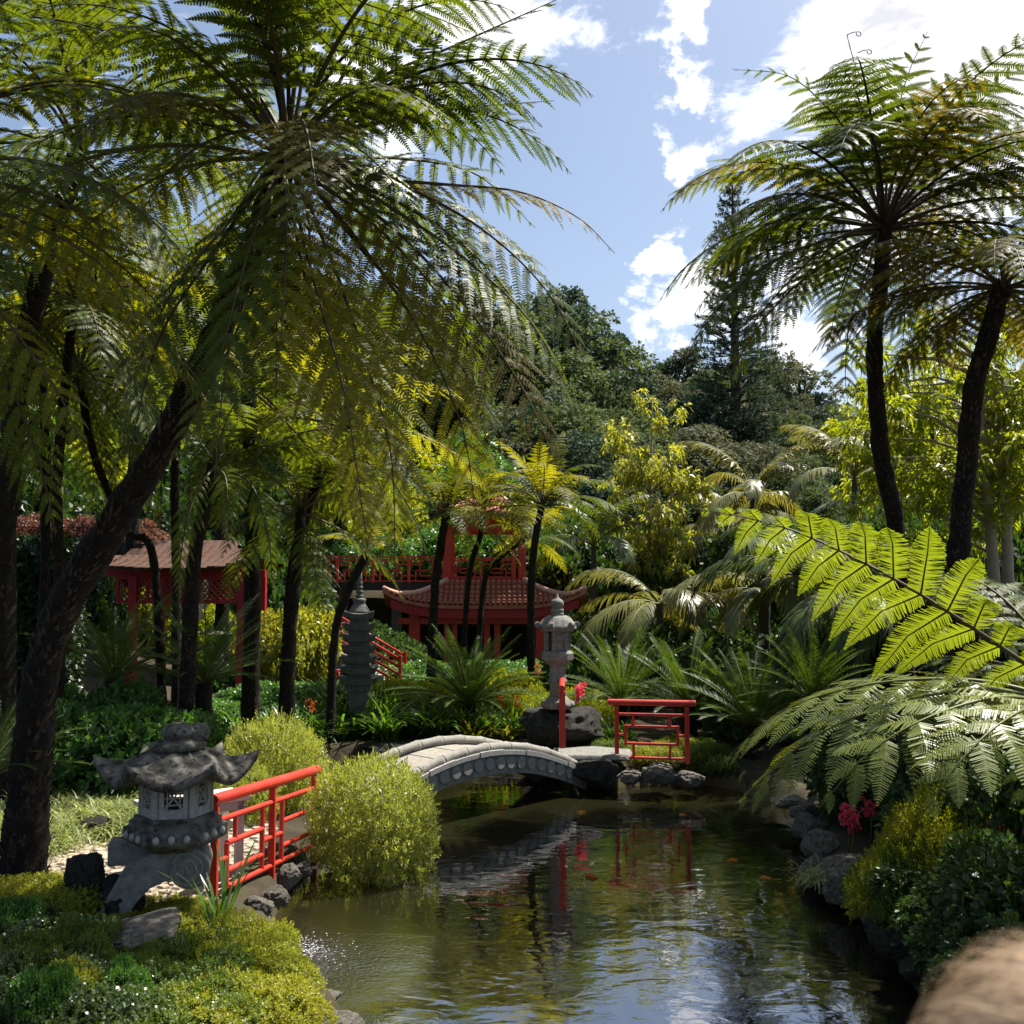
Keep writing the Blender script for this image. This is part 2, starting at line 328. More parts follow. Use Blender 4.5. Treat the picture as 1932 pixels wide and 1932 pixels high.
# ------------------------------------------------------------------ ground, pond, water
def g2(u, v, z=0.0): p = gr(u, v, z); return (p.x, p.y)
POND = [g2(640, 1932), g2(575, 1860), g2(520, 1790), g2(505, 1735), g2(540, 1665), g2(620, 1600), (-2.3, 12.6), (-3.4, 14.2), (-4.2, 15.6), (-3.6, 17.4), (-1.5, 18.2), (0.1, 17.6), (0.75, 16.6),
        (0.9, 15.9), (1.5, 15.55), g2(1290, 1472), g2(1400, 1492), g2(1495, 1530), g2(1540, 1600), g2(1560, 1665), g2(1640, 1725), g2(1700, 1800), g2(1790, 1932), (3.1, 5.6), (2.2, 4.2), (-0.6, 4.2), (-1.5, 5.6)]
PP = np.array(POND)
def pond_sd(x, y):
    """signed distance to the pond edge, negative inside (numpy arrays)"""
    x = np.asarray(x, float); y = np.asarray(y, float); d = np.full(x.shape, 1e9); ins = np.zeros(x.shape, bool)
    n = len(PP)
    for i in range(n):
        ax, ay = PP[i]; bx, by = PP[(i + 1) % n]; ex, ey = bx - ax, by - ay
        t = np.clip(((x - ax) * ex + (y - ay) * ey) / (ex * ex + ey * ey), 0, 1)
        d = np.minimum(d, np.hypot(x - ax - t * ex, y - ay - t * ey))
        c = ((ay > y) != (by > y)) & (x < (bx - ax) * (y - ay) / (by - ay + 1e-12) + ax); ins ^= c
    return np.where(ins, -d, d)
def sst(a, b, x): t = np.clip((x - a) / (b - a), 0, 1); return t * t * (3 - 2 * t)
def hgt(x, y):
    x = np.asarray(x, float); y = np.asarray(y, float); sd = pond_sd(x, y)
    P = np.stack([x.ravel() * .55, y.ravel() * .55, np.zeros(x.size)], 1)
    nz = vnoise(P, 3, 4).reshape(x.shape)
    bank = -0.55 + .85 * sst(-.38, .16, sd)                      # up to .30 at the rim
    h = bank + .10 * sst(.2, 2.5, sd) + .10 * nz * sst(.1, .8, sd)
    h = h + 1.1 * sst(-5.2, -11, x) * sst(9, 14, y)              # rising ground on the left
    h = h + .45 * sst(4.2, 8.5, x) * sst(3, 9, y)                # and on the right
    h = h + .25 * sst(18.5, 22, y)
    h = h + 2.35 * sst(28.6, 31.5, y) * sst(2.6, .8, x)          # upper terrace behind the pavilion
    h = h + 1.3 * sst(27, 40, y) * sst(.8, 2.6, x)
    h = h + 9.0 * sst(42, 95, y) + 16 * sst(95, 260, y) + nz * 1.2 * sst(45, 70, y)
    return h
def hz(x, y): return float(hgt(np.array([x]), np.array([y]))[0])
def onto(x, y, dz=0.0): return Vector((x, y, hz(x, y) + dz))
def hit(u, v, d0=4.0, d1=60.0):
    """where the line of sight through (u, v) meets the ground"""
    ds = np.arange(d0, d1, .1); r = raydir(u, v); k = ds / r.y
    X = r.x * k; Z = CAMZ + r.z * k; H = hgt(X, ds); w_ = np.where(Z <= H)[0]
    i = w_[0] if len(w_) else len(ds) - 1
    return Vector((X[i], ds[i], H[i]))

gx = np.unique(np.round(np.concatenate([np.linspace(-400, -60, 18), np.linspace(-60, -14, 24), np.linspace(-14, -6, 33), np.linspace(-6, 6, 121), np.linspace(6, 14, 33), np.linspace(14, 60, 24), np.linspace(60, 400, 18)]), 4))
gy = np.unique(np.round(np.concatenate([np.linspace(-60, -4, 15), np.linspace(-4, 3, 15), np.linspace(3, 20, 171), np.linspace(20, 34, 57), np.linspace(34, 100, 67), np.linspace(100, 600, 26)]), 4))
GX, GY = np.meshgrid(gx, gy); GZ = hgt(GX, GY)
nx, ny = len(gx), len(gy)
idx = np.arange(nx * ny).reshape(ny, nx)
F = np.stack([idx[:-1, :-1].ravel(), idx[:-1, 1:].ravel(), idx[1:, 1:].ravel(), idx[1:, :-1].ravel()], 1)
cx = GX[:-1, :-1].ravel(); cy = GY[:-1, :-1].ravel()
wet = pond_sd(cx, cy) < -.05
ground = struct(link('ground', npmesh('ground', np.stack([GX.ravel(), GY.ravel(), GZ.ravel()], 1), [F[~wet], F[wet]], ['soil', 'pond_bed'], [0, 1], True)))

# water
m, t, out = new_mat('water')
tcw = t.nodes.new('ShaderNodeTexCoord'); P_ = tcw.outputs['Object']
SP = gr(545, 1800, 0.0)                                            # where the spout falls in
dist = N(t, 'ShaderNodeVectorMath', operation='DISTANCE'); t.links.new(P_, dist.inputs[0]); dist.inputs[1].default_value = (SP.x, SP.y, 0)
mp = N(t, 'ShaderNodeMapping'); mp.inputs['Scale'].default_value = (1.0, 1.7, 1.0); t.links.new(P_, mp.inputs[0])
a1 = N(t, 'ShaderNodeTexNoise', ins={'Scale': 1.2, 'Detail': 2.0, 'Roughness': .5, 'Distortion': .8}); t.links.new(mp.outputs[0], a1.inputs['Vector'])
a2 = N(t, 'ShaderNodeTexNoise', ins={'Scale': 4.5, 'Detail': 2.5, 'Roughness': .55, 'Distortion': .7}); t.links.new(mp.outputs[0], a2.inputs['Vector'])
a3 = N(t, 'ShaderNodeTexNoise', ins={'Scale': 22.0, 'Detail': 3.0, 'Roughness': .6}); t.links.new(P_, a3.inputs['Vector'])
near = N(t, 'ShaderNodeMapRange', ins={'From Min': 0.1, 'From Max': 1.5, 'To Min': 1.0, 'To Max': 0.0}); t.links.new(dist.outputs['Value'], near.inputs[0])
near2 = math_n(t, 'POWER', near.outputs[0], 1.7)
hgt_n = math_n(t, 'ADD', math_n(t, 'MULTIPLY', a1.outputs[0], .50), math_n(t, 'MULTIPLY', a2.outputs[0], .13))
hgt_n = math_n(t, 'ADD', hgt_n, math_n(t, 'MULTIPLY', a3.outputs[0], math_n(t, 'ADD', math_n(t, 'MULTIPLY', near2, 1.6), .006)))
bp = N(t, 'ShaderNodeBump', ins={'Strength': 1.0, 'Distance': .016}); t.links.new(hgt_n, bp.inputs['Height'])
fr = N(t, 'ShaderNodeFresnel', ins={'IOR': 4.4}); t.links.new(bp.outputs[0], fr.inputs['Normal'])
gl = N(t, 'ShaderNodeBsdfGlossy', ins={'Roughness': .015}); gl.inputs[0].default_value = (.95, .96, 1, 1); t.links.new(bp.outputs[0], gl.inputs['Normal'])
trn = N(t, 'ShaderNodeBsdfTransparent'); trn.inputs[0].default_value = (.42, .40, .25, 1)
df = N(t, 'ShaderNodeBsdfDiffuse'); df.inputs[0].default_value = (.026, .025, .011, 1)
m1 = N(t, 'ShaderNodeMixShader'); m1.inputs[0].default_value = .45; t.links.new(trn.outputs[0], m1.inputs[1]); t.links.new(df.outputs[0], m1.inputs[2])
m2 = N(t, 'ShaderNodeMixShader'); t.links.new(fr.outputs[0], m2.inputs[0]); t.links.new(m1.outputs[0], m2.inputs[1]); t.links.new(gl.outputs[0], m2.inputs[2])
t.links.new(m2.outputs[0], out.inputs[0])
b = B(); b.add([(-6, 3.4, 0), (5.2, 3.4, 0), (5.2, 19.5, 0), (-6, 19.5, 0)], [(0, 1, 2, 3)])
struct(b.build('pond_water', 'water'))
# ------------------------------------------------------------------ arched stone footbridge
A_ = Vector((-1.2, 12.8)); B_ = Vector((0.98, 15.1)); ax = (B_ - A_).normalized(); LB = (B_ - A_).length
mid = (A_ + B_) / 2; ang = math.atan2(ax.y, ax.x)
br = thing('footbridge', 'arched pale stone footbridge with round medallions along its side, over the pond', 'bridge', (mid.x, mid.y, 0), ang)
XL, XR = -LB / 2 - 1.1, LB / 2 + .15; WB = 1.0
def arc(x): return .87 - .1236 * (x + .345) ** 2
XS = [XL + i * (XR - XL) / 52 for i in range(53)]
SIDES = []
# side walls (near y=0, far y=WB): arch ring with a recessed panel
for y0, y1, nm in ((0.0, .10, 'side_wall'), (WB - .10, WB, 'side_wall')):
    top = [(x, arc(x) - .07) for x in XS]; bot = [(x, arc(x) - .36 + .05 * ((x + .345) / 2) ** 2) for x in XS]
    b = B()
    n = len(XS); vs = [(x, y0, z) for x, z in top] + [(x, y0, z) for x, z in bot] + [(x, y1, z) for x, z in top] + [(x, y1, z) for x, z in bot]
    fs = []
    for i in range(n - 1):
        fs += [(i, i + 1, n + i + 1, n + i), (2 * n + i, 3 * n + i, 3 * n + i + 1, 2 * n + i + 1), (i, 2 * n + i, 2 * n + i + 1, i + 1), (n + i, n + i + 1, 3 * n + i + 1, 3 * n + i)]
    fs += [(0, n, 3 * n, 2 * n), (n - 1, 3 * n - 1, 4 * n - 1, 2 * n - 1)]
    wall_o = b.add(vs, fs).build(nm, 'stone_mid', br, smooth=False); SIDES.append(wall_o)
# vault under the deck
b = B(); n = len(XS)
vs = [(x, .08, arc(x) - .27 + .04 * ((x + .345) / 2) ** 2) for x in XS] + [(x, WB - .08, arc(x) - .27 + .04 * ((x + .345) / 2) ** 2) for x in XS] + [(x, .08, arc(x) - .14) for x in XS] + [(x, WB - .08, arc(x) - .14) for x in XS]
fs = []
for i in range(n - 1): fs += [(i, n + i, n + i + 1, i + 1), (2 * n + i, 2 * n + i + 1, 3 * n + i + 1, 3 * n + i)]
b.add(vs, fs).build('vault', 'stone_clean', br)
# deck slabs with open joints
k = 10
for i in range(k):
    xa, xb = XL + i * (XR - XL) / k + .007, XL + (i + 1) * (XR - XL) / k - .007
    b = B(); q = 6; vs = []
    for j in range(q + 1):
        x = xa + (xb - xa) * j / q
        for (yy, zz_) in ((.13, -.13), (WB - .13, -.13), (WB - .13, -.075), (.13, -.075)): vs.append((x, yy, arc(x) + zz_ + .004 * ((i * 7) % 3)))
    fs = [(j * 4 + c, j * 4 + (c + 1) % 4, (j + 1) * 4 + (c + 1) % 4, (j + 1) * 4 + c) for j in range(q) for c in range(4)] + [(3, 2, 1, 0), tuple(q * 4 + c for c in range(4))]
    b.add(vs, fs).build('deck_slab', 'deck_stone', br)
# fascia slabs (stepped ends), and copings carved like bamboo, in lengths
for side, yc in ((0, .05), (1, WB - .05)):
    sgn = -1 if side == 0 else 1
    for i in range(10):
        xa, xb = XL + i * (XR - XL) / 10, XL + (i + 1) * (XR - XL) / 10 - .003
        q = 5; vs = []
        lift = .010 * (i % 2)
        for j in range(q + 1):
            x = xa + (xb - xa) * j / q
            y_out = yc + sgn * (.085 + lift * .8)
            for (yy, dz) in ((yc, -.112), (y_out, -.112), (y_out, -.05 + lift), (yc, -.05 + lift)): vs.append((x, yy, arc(x) + dz))
        fs = [(j * 4 + c, j * 4 + (c + 1) % 4, (j + 1) * 4 + (c + 1) % 4, (j + 1) * 4 + c) for j in range(q) for c in range(4)] + [(3, 2, 1, 0), tuple(q * 4 + c for c in range(4))]
        B().add(vs, fs).build('fascia_slab', 'stone_clean', br, bevel=.004)
    for i in range(11):
        xa, xb = XL + i * (XR - XL) / 11, XL + (i + 1) * (XR - XL) / 11
        xs = [xa + (xb - xa) * j / 12 for j in range(13)]
        pts = [Vector((x, yc, arc(x) - .015)) for x in xs]
        rad = [.062 + .014 * math.exp(-(((j - 11.2) / .8) ** 2)) + .010 * math.exp(-(((j - 9.3) / .6) ** 2)) + .008 * math.exp(-((j / 1.2) ** 2)) for j in range(13)]
        B().tube(pts, rad, 12).build('coping', 'stone_pale', br, smooth=True)
    nd = 16
    md = B().lathe([(.086, 0), (.086, .012), (.078, .022), (.0, .022)], 20).mesh('medallion', 'stone_pale')
    for i in range(nd):
        x = -LB / 2 + .09 + i * (LB - .12) / (nd - 1)
        o = link('medallion', md, SIDES[side]); o.location = (x, 0.0 if side == 0 else WB, arc(x) - .218 + .012 * (x + .345) ** 2)
        s_ = math.atan(-.92 * x / (LB / 2) ** 2); o.rotation_euler = (R(90) if side == 0 else R(-90), 0, 0)
# landing of the bridge
b = B(); p = at(1118, 1416, 15.3)
ld = B().add(*(lambda z0, z1: ([(-.55, -.28, z0), (.5, -.34, z0), (.62, .30, z0), (.1, .62, z0), (-.6, .45, z0), (-.5, -.25, z1), (.46, -.31, z1), (.58, .27, z1), (.08, .58, z1), (-.56, .42, z1)],
     [(4, 3, 2, 1, 0), (5, 6, 7, 8, 9)] + [(i, (i + 1) % 5, (i + 1) % 5 + 5, i + 5) for i in range(5)]))(-.07, .0)).build('landing_slab', 'stone_mid', None, bevel=.02, loc=(1.20, 15.38, .55))
tag(ld, 'flat grey stone landing slab at the foot of the arched bridge', 'slab')

# ------------------------------------------------------------------ red railings
def railing(name_lbl, a, bpt, h, style, post=.06):
    """a, b: feet of the two end posts; style picks the pattern of the bars"""
    a, bpt = Vector(a), Vector(bpt); root = thing('red_railing', name_lbl, 'railing', a)
    d = bpt - a
    def P(s, z): return d * s + Vector((0, 0, z))
    def bar(nm, s0, z0, s1, z1, r):
        B().tube([P(s0, z0), P(s1, z1)], r, 10).build(nm, 'red_paint', root, smooth=False, bevel=.003)
    L = d.length
    if style == 'panel':
        e = .13 / L
        B().tube([P(-e, h), P(1 + e, h)], .045, 14).build('handrail', 'red_paint', root, bevel=.008)
        for s in (0, 1): B().box(P(s, h / 2 - .03), (post, post, h - .06)).build('post', 'red_paint', root, bevel=.006)
        for z in (h * .80, h * .075): bar('rail', 0, z, 1, z, .022)
        x0, x1 = .13, .87; z0, z1 = h * .31, h * .60
        bar('rail', x0, z1, x1, z1, .021); bar('rail', x0, z0, x1, z0, .021); bar('upright', x0, z0 - .02, x0, z1 + .02, .021); bar('upright', x1, z0 - .02, x1, z1 + .02, .021)
        for s in (.24, .76): bar('upright', s, z1, s, h * .80, .02); bar('upright', s, h * .075, s, z0, .02)
        bar('rail', 0, h * .46, x0, h * .46, .02); bar('rail', x1, h * .46, 1, h * .46, .02)
    else:
        B().tube([P(-.02, h), P(1.03, h)], .050, 14).build('handrail', 'red_paint', root, bevel=.008)
        for s in (0, .52, 1): B().box(P(s, h / 2 - .02 - (.1 if s else 0.0)), (.062, .062, h - .04 + (.2 if s else 0))).build('post', 'red_paint', root, bevel=.006)
        bar('rail', 0, h * .77, .52, h * .77, .026); bar('rail', .52, h * .77, 1, h * .77, .026)
        bar('rail', .10, h * .50, .42, h * .50, .026); bar('rail', .62, h * .50, 1, h * .50, .024)
        bar('rail', .10, h * .20, .42, h * .20, .026); bar('rail', .62, h * .20, 1, h * .20, .024)
        bar('rail', .12, h * .02, .52, h * .02, .026); bar('rail', .52, h * .02, 1, h * .02, .024)
        bar('upright', .10, h * .02, .10, h * .50, .024); bar('upright', .42, h * .02, .42, h * .77, .024); bar('upright', .62, h * .02, .62, h * .77, .024)
        bar('rail', 0, h * .34, .10, h * .34, .024); bar('rail', .42, h * .36, .52, h * .36, .024); bar('rail', .52, h * .36, .62, h * .36, .024)
        bar('upright', .17, h * .50, .17, h * .77, .022)
    return root
fa = at(403, 1690, 8.9); fb = at(592, 1597, 11.2)
railing('long red railing climbing from the stone lantern with spiral bracket to the round bush', (fa.x, fa.y, fa.z), (fb.x, fb.y, fb.z), .80, 'long')
railing('red railing panel with a rectangle pattern, beside the bridge landing', at(1164, 1437, 15.2), at(1297, 1441, 15.0), .86, 'panel')
e0 = at(1061, 1411, 14.95); e0.z += .0
dv = Vector((e0.x, e0.y, 0)).normalized()
railing('red railing seen end on, at the end of the arched bridge', e0, e0 + dv * 1.1, .86, 'panel', post=.085)

# ------------------------------------------------------------------ near stone lantern on a scrolled bracket
S8 = 8.4 / FPX; lp = at(325, 1733, 8.4); lp.z = .25
ln = thing('stone_lantern', 'weathered hexagonal stone lantern with wide roof, cantilevered on a bracket with spiral end', 'stone lantern', lp, R(13))
def lz(v): return CAMZ + (HOR - v) * S8 - lp.z + (v - HOR) * 0.0
def hexr(r, k, a0=R(0)): a = a0 + k * R(60); return r * math.cos(a), r * math.sin(a)
# arm: profile in (x, z)
def zp(zx, zy): return ((zx * .336 - 325) * S8, lz(1283 + zy * .336))
poly = [zp(*q) for q in [(1080, 885), (980, 888), (880, 905), (800, 935), (740, 975), (690, 1040), (645, 1120), (600, 1210), (560, 1300), (540, 1390), (660, 1400), (700, 1310), (745, 1230), (800, 1150), (860, 1090), (930, 1060), (1000, 1040), (1080, 1010)]]
B().prism(poly[::-1], -.17, .17).build('bracket', 'stone_mid', ln, bevel=.012)
vx, vz = zp(1062, 995); rv = 106 * .336 * S8
b = B().lathe([(rv, -.20), (rv, .20)], 36); o = b.build('volute', 'stone_mid', ln, smooth=False, bevel=.012); o.rotation_euler = (R(90), 0, 0); o.location = (vx, 0, vz)
pts = []
for i in range(110):
    a = i * .16; r = rv * (.10 + .78 * i / 109); pts.append((vx + r * math.cos(a + 1.2), -.203, vz + r * math.sin(a + 1.2)))
B().tube(pts, .011, 6).build('spiral_moulding', 'stone_mid', ln, smooth=True)
B().box((zp(745, 940)[0] - .02, .22, lz(1283 + 945 * .336)), (.34, .26, .18)).build('support_block', 'stone_mid', ln, bevel=.012)
# platform: stepped hexagonal slab
pz = lz(1588)
prof = [(.22, 0), (.30, .035), (.375, .075), (.405, .095), (.405, .185), (.36, .20), (.36, .235), (.325, .25), (.325, .275)]
b = B().lathe(prof, 6); b.build('platform', 'stone_lantern', ln, bevel=.008, loc=(.01, 0, pz))
bead = B().lathe([(.0, -.034), (.018, -.028), (.027, -.008), (.026, .010), (.016, .026), (0, .033)], 10).mesh('bead', 'stone_clean', True)
for k in range(6):
    a = R(30) + k * R(60); ap = .405 * math.cos(R(30))
    for s in (-.115, 0, .115):
        o = link('bead', bead, ln); o.location = (.01 + ap * math.cos(a) - s * math.sin(a), ap * math.sin(a) + s * math.cos(a), pz + .14); o.scale = (1, 1, 1)
# light chamber: six posts, six pierced panels
cz = pz + .275; ch = .30; rc = .265
B().lathe([(rc - .03, 0), (rc - .03, .03)], 6, (.01, 0, cz)).build('chamber_floor', 'stone_clean', ln)
for k in range(6):
    x, y = hexr(rc, k); B().box((.01 + x, y, cz + ch / 2), (.045, .045, ch), k * R(60)).build('chamber_post', 'stone_clean', ln, bevel=.006)
    a = R(30) + k * R(60); ap = rc * math.cos(R(30)); root = B(); wd = rc - .05; tx, ty = -math.sin(a), math.cos(a); nx_, ny_ = math.cos(a), math.sin(a)
    def LP(s, z, off=0.0): return (.01 + nx_ * (ap + off) + tx * s, ny_ * (ap + off) + ty * s, cz + z)
    def lb(s0, z0, s1, z1, wdt, off=0.0, dp=.03): root.bar(LP(s0, z0, off), LP(s1, z1, off), dp, wdt, up=(tx * (z1 - z0) * -1 if abs(z1 - z0) > 1e-6 else 0, ty * (z1 - z0) * -1 if abs(z1 - z0) > 1e-6 else 0, (s1 - s0)))
    hw = wd / 2
    lb(-hw, .035, hw, .035, .07); lb(-hw, ch - .025, hw, ch - .025, .05); lb(-hw + .018, .06, -hw + .018, ch - .04, .036, .001); lb(hw - .018, .06, hw - .018, ch - .04, .036, .001)
    z0, z1 = .07, ch - .05; zc_ = (z0 + z1) / 2; w2 = hw - .036
    for i_ in (-1, 0, 1): lb(-w2, zc_ + i_ * .055 - .0, w2, zc_ + i_ * .055, .010, -.004)
    for s in (-.33, .33): lb(s * 2 * w2, z0, s * 2 * w2, z1, .010, -.006)
    lb(-w2, z0, w2, z1, .012, -.002); lb(-w2, z1, w2, z0, .012, 0.002)
    root.build('pierced_panel', 'stone_clean', ln)
# roof with upturned corners
rz0 = cz + ch - .005; NA, NR = 72, 14; b = B(); vs = []
def roofp(a, t):
    kk = (a % R(60)) / R(60); c = abs(kk - .0); c = min(kk, 1 - kk) * 2           # 0 at a corner, 1 mid-side
    rim = .60 * math.cos(R(30)) / math.cos((a % R(60)) - R(30)) * (1 + .07 * (1 - c) ** 3)
    r = .13 + (rim - .13) * t
    lob = .075 * math.sin(math.pi * min(1, c * 1.0) * .5) ** 1.5 * math.sin(math.pi * min(1, t * 1.15)) - .030 * (1 - min(1, c * 4)) * 0
    rib = .035 * max(0, 1 - c * 5) * (1 - t * .3)
    z = .225 - .20 * (t ** .8) + lob * .8 + rib + .105 * (1 - c) ** 2.2 * max(0, t - .45) ** 1.5 * 3.2
    return Vector((r * math.cos(a), r * math.sin(a), z))
for j in range(NR + 1):
    for i in range(NA): vs.append(roofp(i * 2 * math.pi / NA, j / NR))
for i in range(NA):                                                     # rim underside, then in to the chamber
    p = roofp(i * 2 * math.pi / NA, 1.0); vs.append(Vector((p.x * .985, p.y * .985, p.z - .07)))
for i in range(NA):
    a = i * 2 * math.pi / NA; vs.append(Vector((.24 * math.cos(a), .24 * math.sin(a), .0)))
fs = [(j * NA + i, j * NA + (i + 1) % NA, (j + 1) * NA + (i + 1) % NA, (j + 1) * NA + i) for j in range(NR + 2) for i in range(NA)]
b.add(vs, fs + [tuple(range(NA))[::-1], tuple((NR + 2) * NA + i for i in range(NA))]).build('roof', 'stone_lantern', ln, smooth=True, loc=(.01, 0, rz0))
b = B().lathe([(.13, .20), (.215, .215), (.225, .24), (.215, .262), (.15, .28), (.10, .29), (.10, .30), (.125, .315), (.14, .35), (.12, .385), (.07, .415), (0, .42)], 24, (.01, 0, 0))
for p in b.v:
    k = vnoise(np.array([[p.x * 9, p.y * 9, p.z * 9]]), 5, 2)[0]; s = 1 + .18 * k * (1 if p.z > .37 else .4); p.x *= s; p.y *= s
b.build('finial', 'stone_lantern', ln, smooth=True, loc=(0, 0, rz0))
sc = B().lathe([(0, -.10), (.07, -.08), (.085, 0), (.06, .07), (0, .09)], 14)
for p in sc.v:
    k = vnoise(np.array([[p.x * 12, p.y * 12, p.z * 12]]), 8, 2)[0]; p.x *= 1 + .3 * k; p.y *= 1 + .3 * k
o = sc.build('finial_scroll', 'stone_lantern', ln, smooth=True, loc=(.17, .05, rz0 + .325)); o.rotation_euler = (0, R(80), 0)

# ------------------------------------------------------------------ tall stone lantern on its rock
S16 = 16.3 / FPX; tp = at(1052, 1335, 16.3)
tl = thing('stone_lantern', 'tall slender grey stone lantern with round shaft on a dark mossy rock', 'stone lantern', tp, R(12))
def pr(rows): return [(r * S16, (1335 - v) * S16) for r, v in rows]
tlb_ = B().lathe(pr([(27, 1336), (30, 1331), (29, 1326), (24, 1322), (21, 1318), (17, 1314)]), 28); tlb = tlb_.build('base', 'stone_mid', tl, smooth=True)
for k in range(10):
    a = k * R(36); o = B().lathe([(0, -.05), (.045, -.035), (.055, 0), (.035, .04), (0, .055)], 8).build('lotus_petal', 'stone_mid', tlb, smooth=True); o.location = (.225 * math.cos(a), .225 * math.sin(a), .055)
B().lathe(pr([(15, 1318), (14.5, 1296), (15, 1291), (18, 1289), (18, 1284), (15, 1281), (14.5, 1262), (16, 1256)]), 24).build('shaft', 'stone_mid', tl, smooth=True)
B().lathe(pr([(16, 1257), (23, 1251), (30, 1246), (31, 1234), (28, 1231), (24, 1229)]), 8, a0=R(22.5)).build('platform', 'stone_mid', tl, bevel=.006)
rr = 21 * S16; z0, z1 = (1335 - 1229) * S16, (1335 - 1189) * S16
for k in range(6):
    a = k * R(60); B().box((rr * math.cos(a), rr * math.sin(a), (z0 + z1) / 2), (.07, .07, z1 - z0), a).build('chamber_post', 'stone_mid', tl, bevel=.006)
    a += R(30); q = rr * math.cos(R(30))
    if k not in (3, 5): B().box((q * math.cos(a), q * math.sin(a), (z0 + z1) / 2), (.03, rr * .86, (z1 - z0) * .96), a).build('chamber_panel', 'stone_mid', tl, bevel=.004)
B().lathe(pr([(20, 1190), (26, 1189), (31, 1189)]), 6).build('chamber_cap', 'stone_mid', tl)
vs = []; NA = 48; NR = 8
for j in range(NR + 1):
    t_ = j / NR
    for i in range(NA):
        a = i * 2 * math.pi / NA; kk = (a % R(60)) / R(60); c = min(kk, 1 - kk) * 2
        r = (12 + (36 - 12) * (t_ ** .9)) * S16 * (1 + .05 * (1 - c) ** 3 * t_); z = ((1335 - 1164) - 25 * t_ ** 1.5 + 6 * (1 - c) ** 2 * t_ ** 3 + 2.4 * math.sin(math.pi * t_) * (1 + .5 * math.cos(a * 18))) * S16
        vs.append((r * math.cos(a), r * math.sin(a), z))
for i in range(NA):
    a = i * 2 * math.pi / NA; vs.append((.8 * vs[NR * NA + i][0], .8 * vs[NR * NA + i][1], (1335 - 1193) * S16))
fs = [(j * NA + i, j * NA + (i + 1) % NA, (j + 1) * NA + (i + 1) % NA, (j + 1) * NA + i) for j in range(NR + 1) for i in range(NA)] + [tuple(range(NA))[::-1], tuple((NR + 1) * NA + i for i in range(NA))]
rf = B().add(vs, fs).build('roof', 'stone_mid', tl, smooth=True)
for k in range(6):
    a = k * R(60); o = B().tube([(0, -.035, 0), (0, .035, 0)], .048, 14).build('corner_scroll', 'stone_mid', tl, bevel=.008); o.location = (38 * S16 * math.cos(a), 38 * S16 * math.sin(a), (1335 - 1181) * S16); o.rotation_euler = (0, 0, a)
B().lathe(pr([(11, 1166), (12, 1162), (12, 1159), (10, 1158), (12, 1156), (12, 1152), (9, 1150), (12, 1146), (12.5, 1140), (10, 1135), (5, 1132), (2.6, 1129), (1.6, 1124), (0, 1123)]), 20).build('finial', 'stone_mid', tl, smooth=True)

# ------------------------------------------------------------------ stone pagoda
S19 = 19.0 / FPX; pp = at(676, 1332, 19.0); pp.z = min(pp.z, hz(pp.x, pp.y) + .35)
pg = thing('stone_pagoda', 'dark grey stone pagoda of seven stacked roofs with beaded finial', 'pagoda', (pp.x, pp.y, hz(pp.x, pp.y) - .05), R(8))
zb = pg.location.z
def vz_(v): return CAMZ + (HOR - v) * S19 - zb
B().box((0, 0, vz_(1310) / 2 + .1), (.34, .34, vz_(1288) + .0)).build('pedestal', 'stone_dark', pg, bevel=.015)
tiers = [(1162, 25), (1183, 27), (1204, 28), (1224, 29), (1244, 30), (1264, 31), (1283, 32)]
for i, (v, hw) in enumerate(tiers):
    r = hw * S19 * 1.12; z = vz_(v); vs = []; G = 8
    for (sgn, zt) in ((1, .045), (-1, -.055)):
        for j in range(G + 1):
            for k in range(G + 1):
                x, y = -1 + 2 * j / G, -1 + 2 * k / G; c = (abs(x) * abs(y)) ** 2; e_ = max(abs(x), abs(y))
                sc_ = 1.0 if sgn > 0 else .86
                vs.append((x * r * sc_, y * r * sc_, z + zt + .055 * c + (.035 * (1 - e_) if sgn > 0 else 0)))
    q = (G + 1) ** 2
    fs = [(j * (G + 1) + k, (j + 1) * (G + 1) + k, (j + 1) * (G + 1) + k + 1, j * (G + 1) + k + 1) for j in range(G) for k in range(G)]
    fs += [tuple(q + t__ for t__ in f[::-1]) for f in fs]
    ring = [j * (G + 1) for j in range(G + 1)] + [G * (G + 1) + k for k in range(1, G + 1)] + [j * (G + 1) + G for j in range(G - 1, -1, -1)] + [k for k in range(G - 1, 0, -1)]
    fs += [(ring[t__], ring[(t__ + 1) % len(ring)], q + ring[(t__ + 1) % len(ring)], q + ring[t__]) for t__ in range(len(ring))]
    B().add(vs, fs).build('tier_roof', 'stone_dark', pg)
    B().box((0, 0, z - .10), (r * 1.25, r * 1.25, .13)).build('tier_body', 'stone_dark', pg, bevel=.006)
B().lathe([(.21, vz_(1157)), (.19, vz_(1152)), (.13, vz_(1142)), (.10, vz_(1137)), (.12, vz_(1134)), (.12, vz_(1130)), (.07, vz_(1128))], 16).build('cap', 'stone_dark', pg, smooth=True)
prof = []
for i in range(6):
    v = 1128 - i * 8; prof += [(.045, vz_(v)), (.072 - .006 * i, vz_(v - 2)), (.072 - .006 * i, vz_(v - 5)), (.045, vz_(v - 7))]
B().lathe(prof + [(.02, vz_(1082))], 14).build('finial', 'stone_dark', pg, smooth=True)

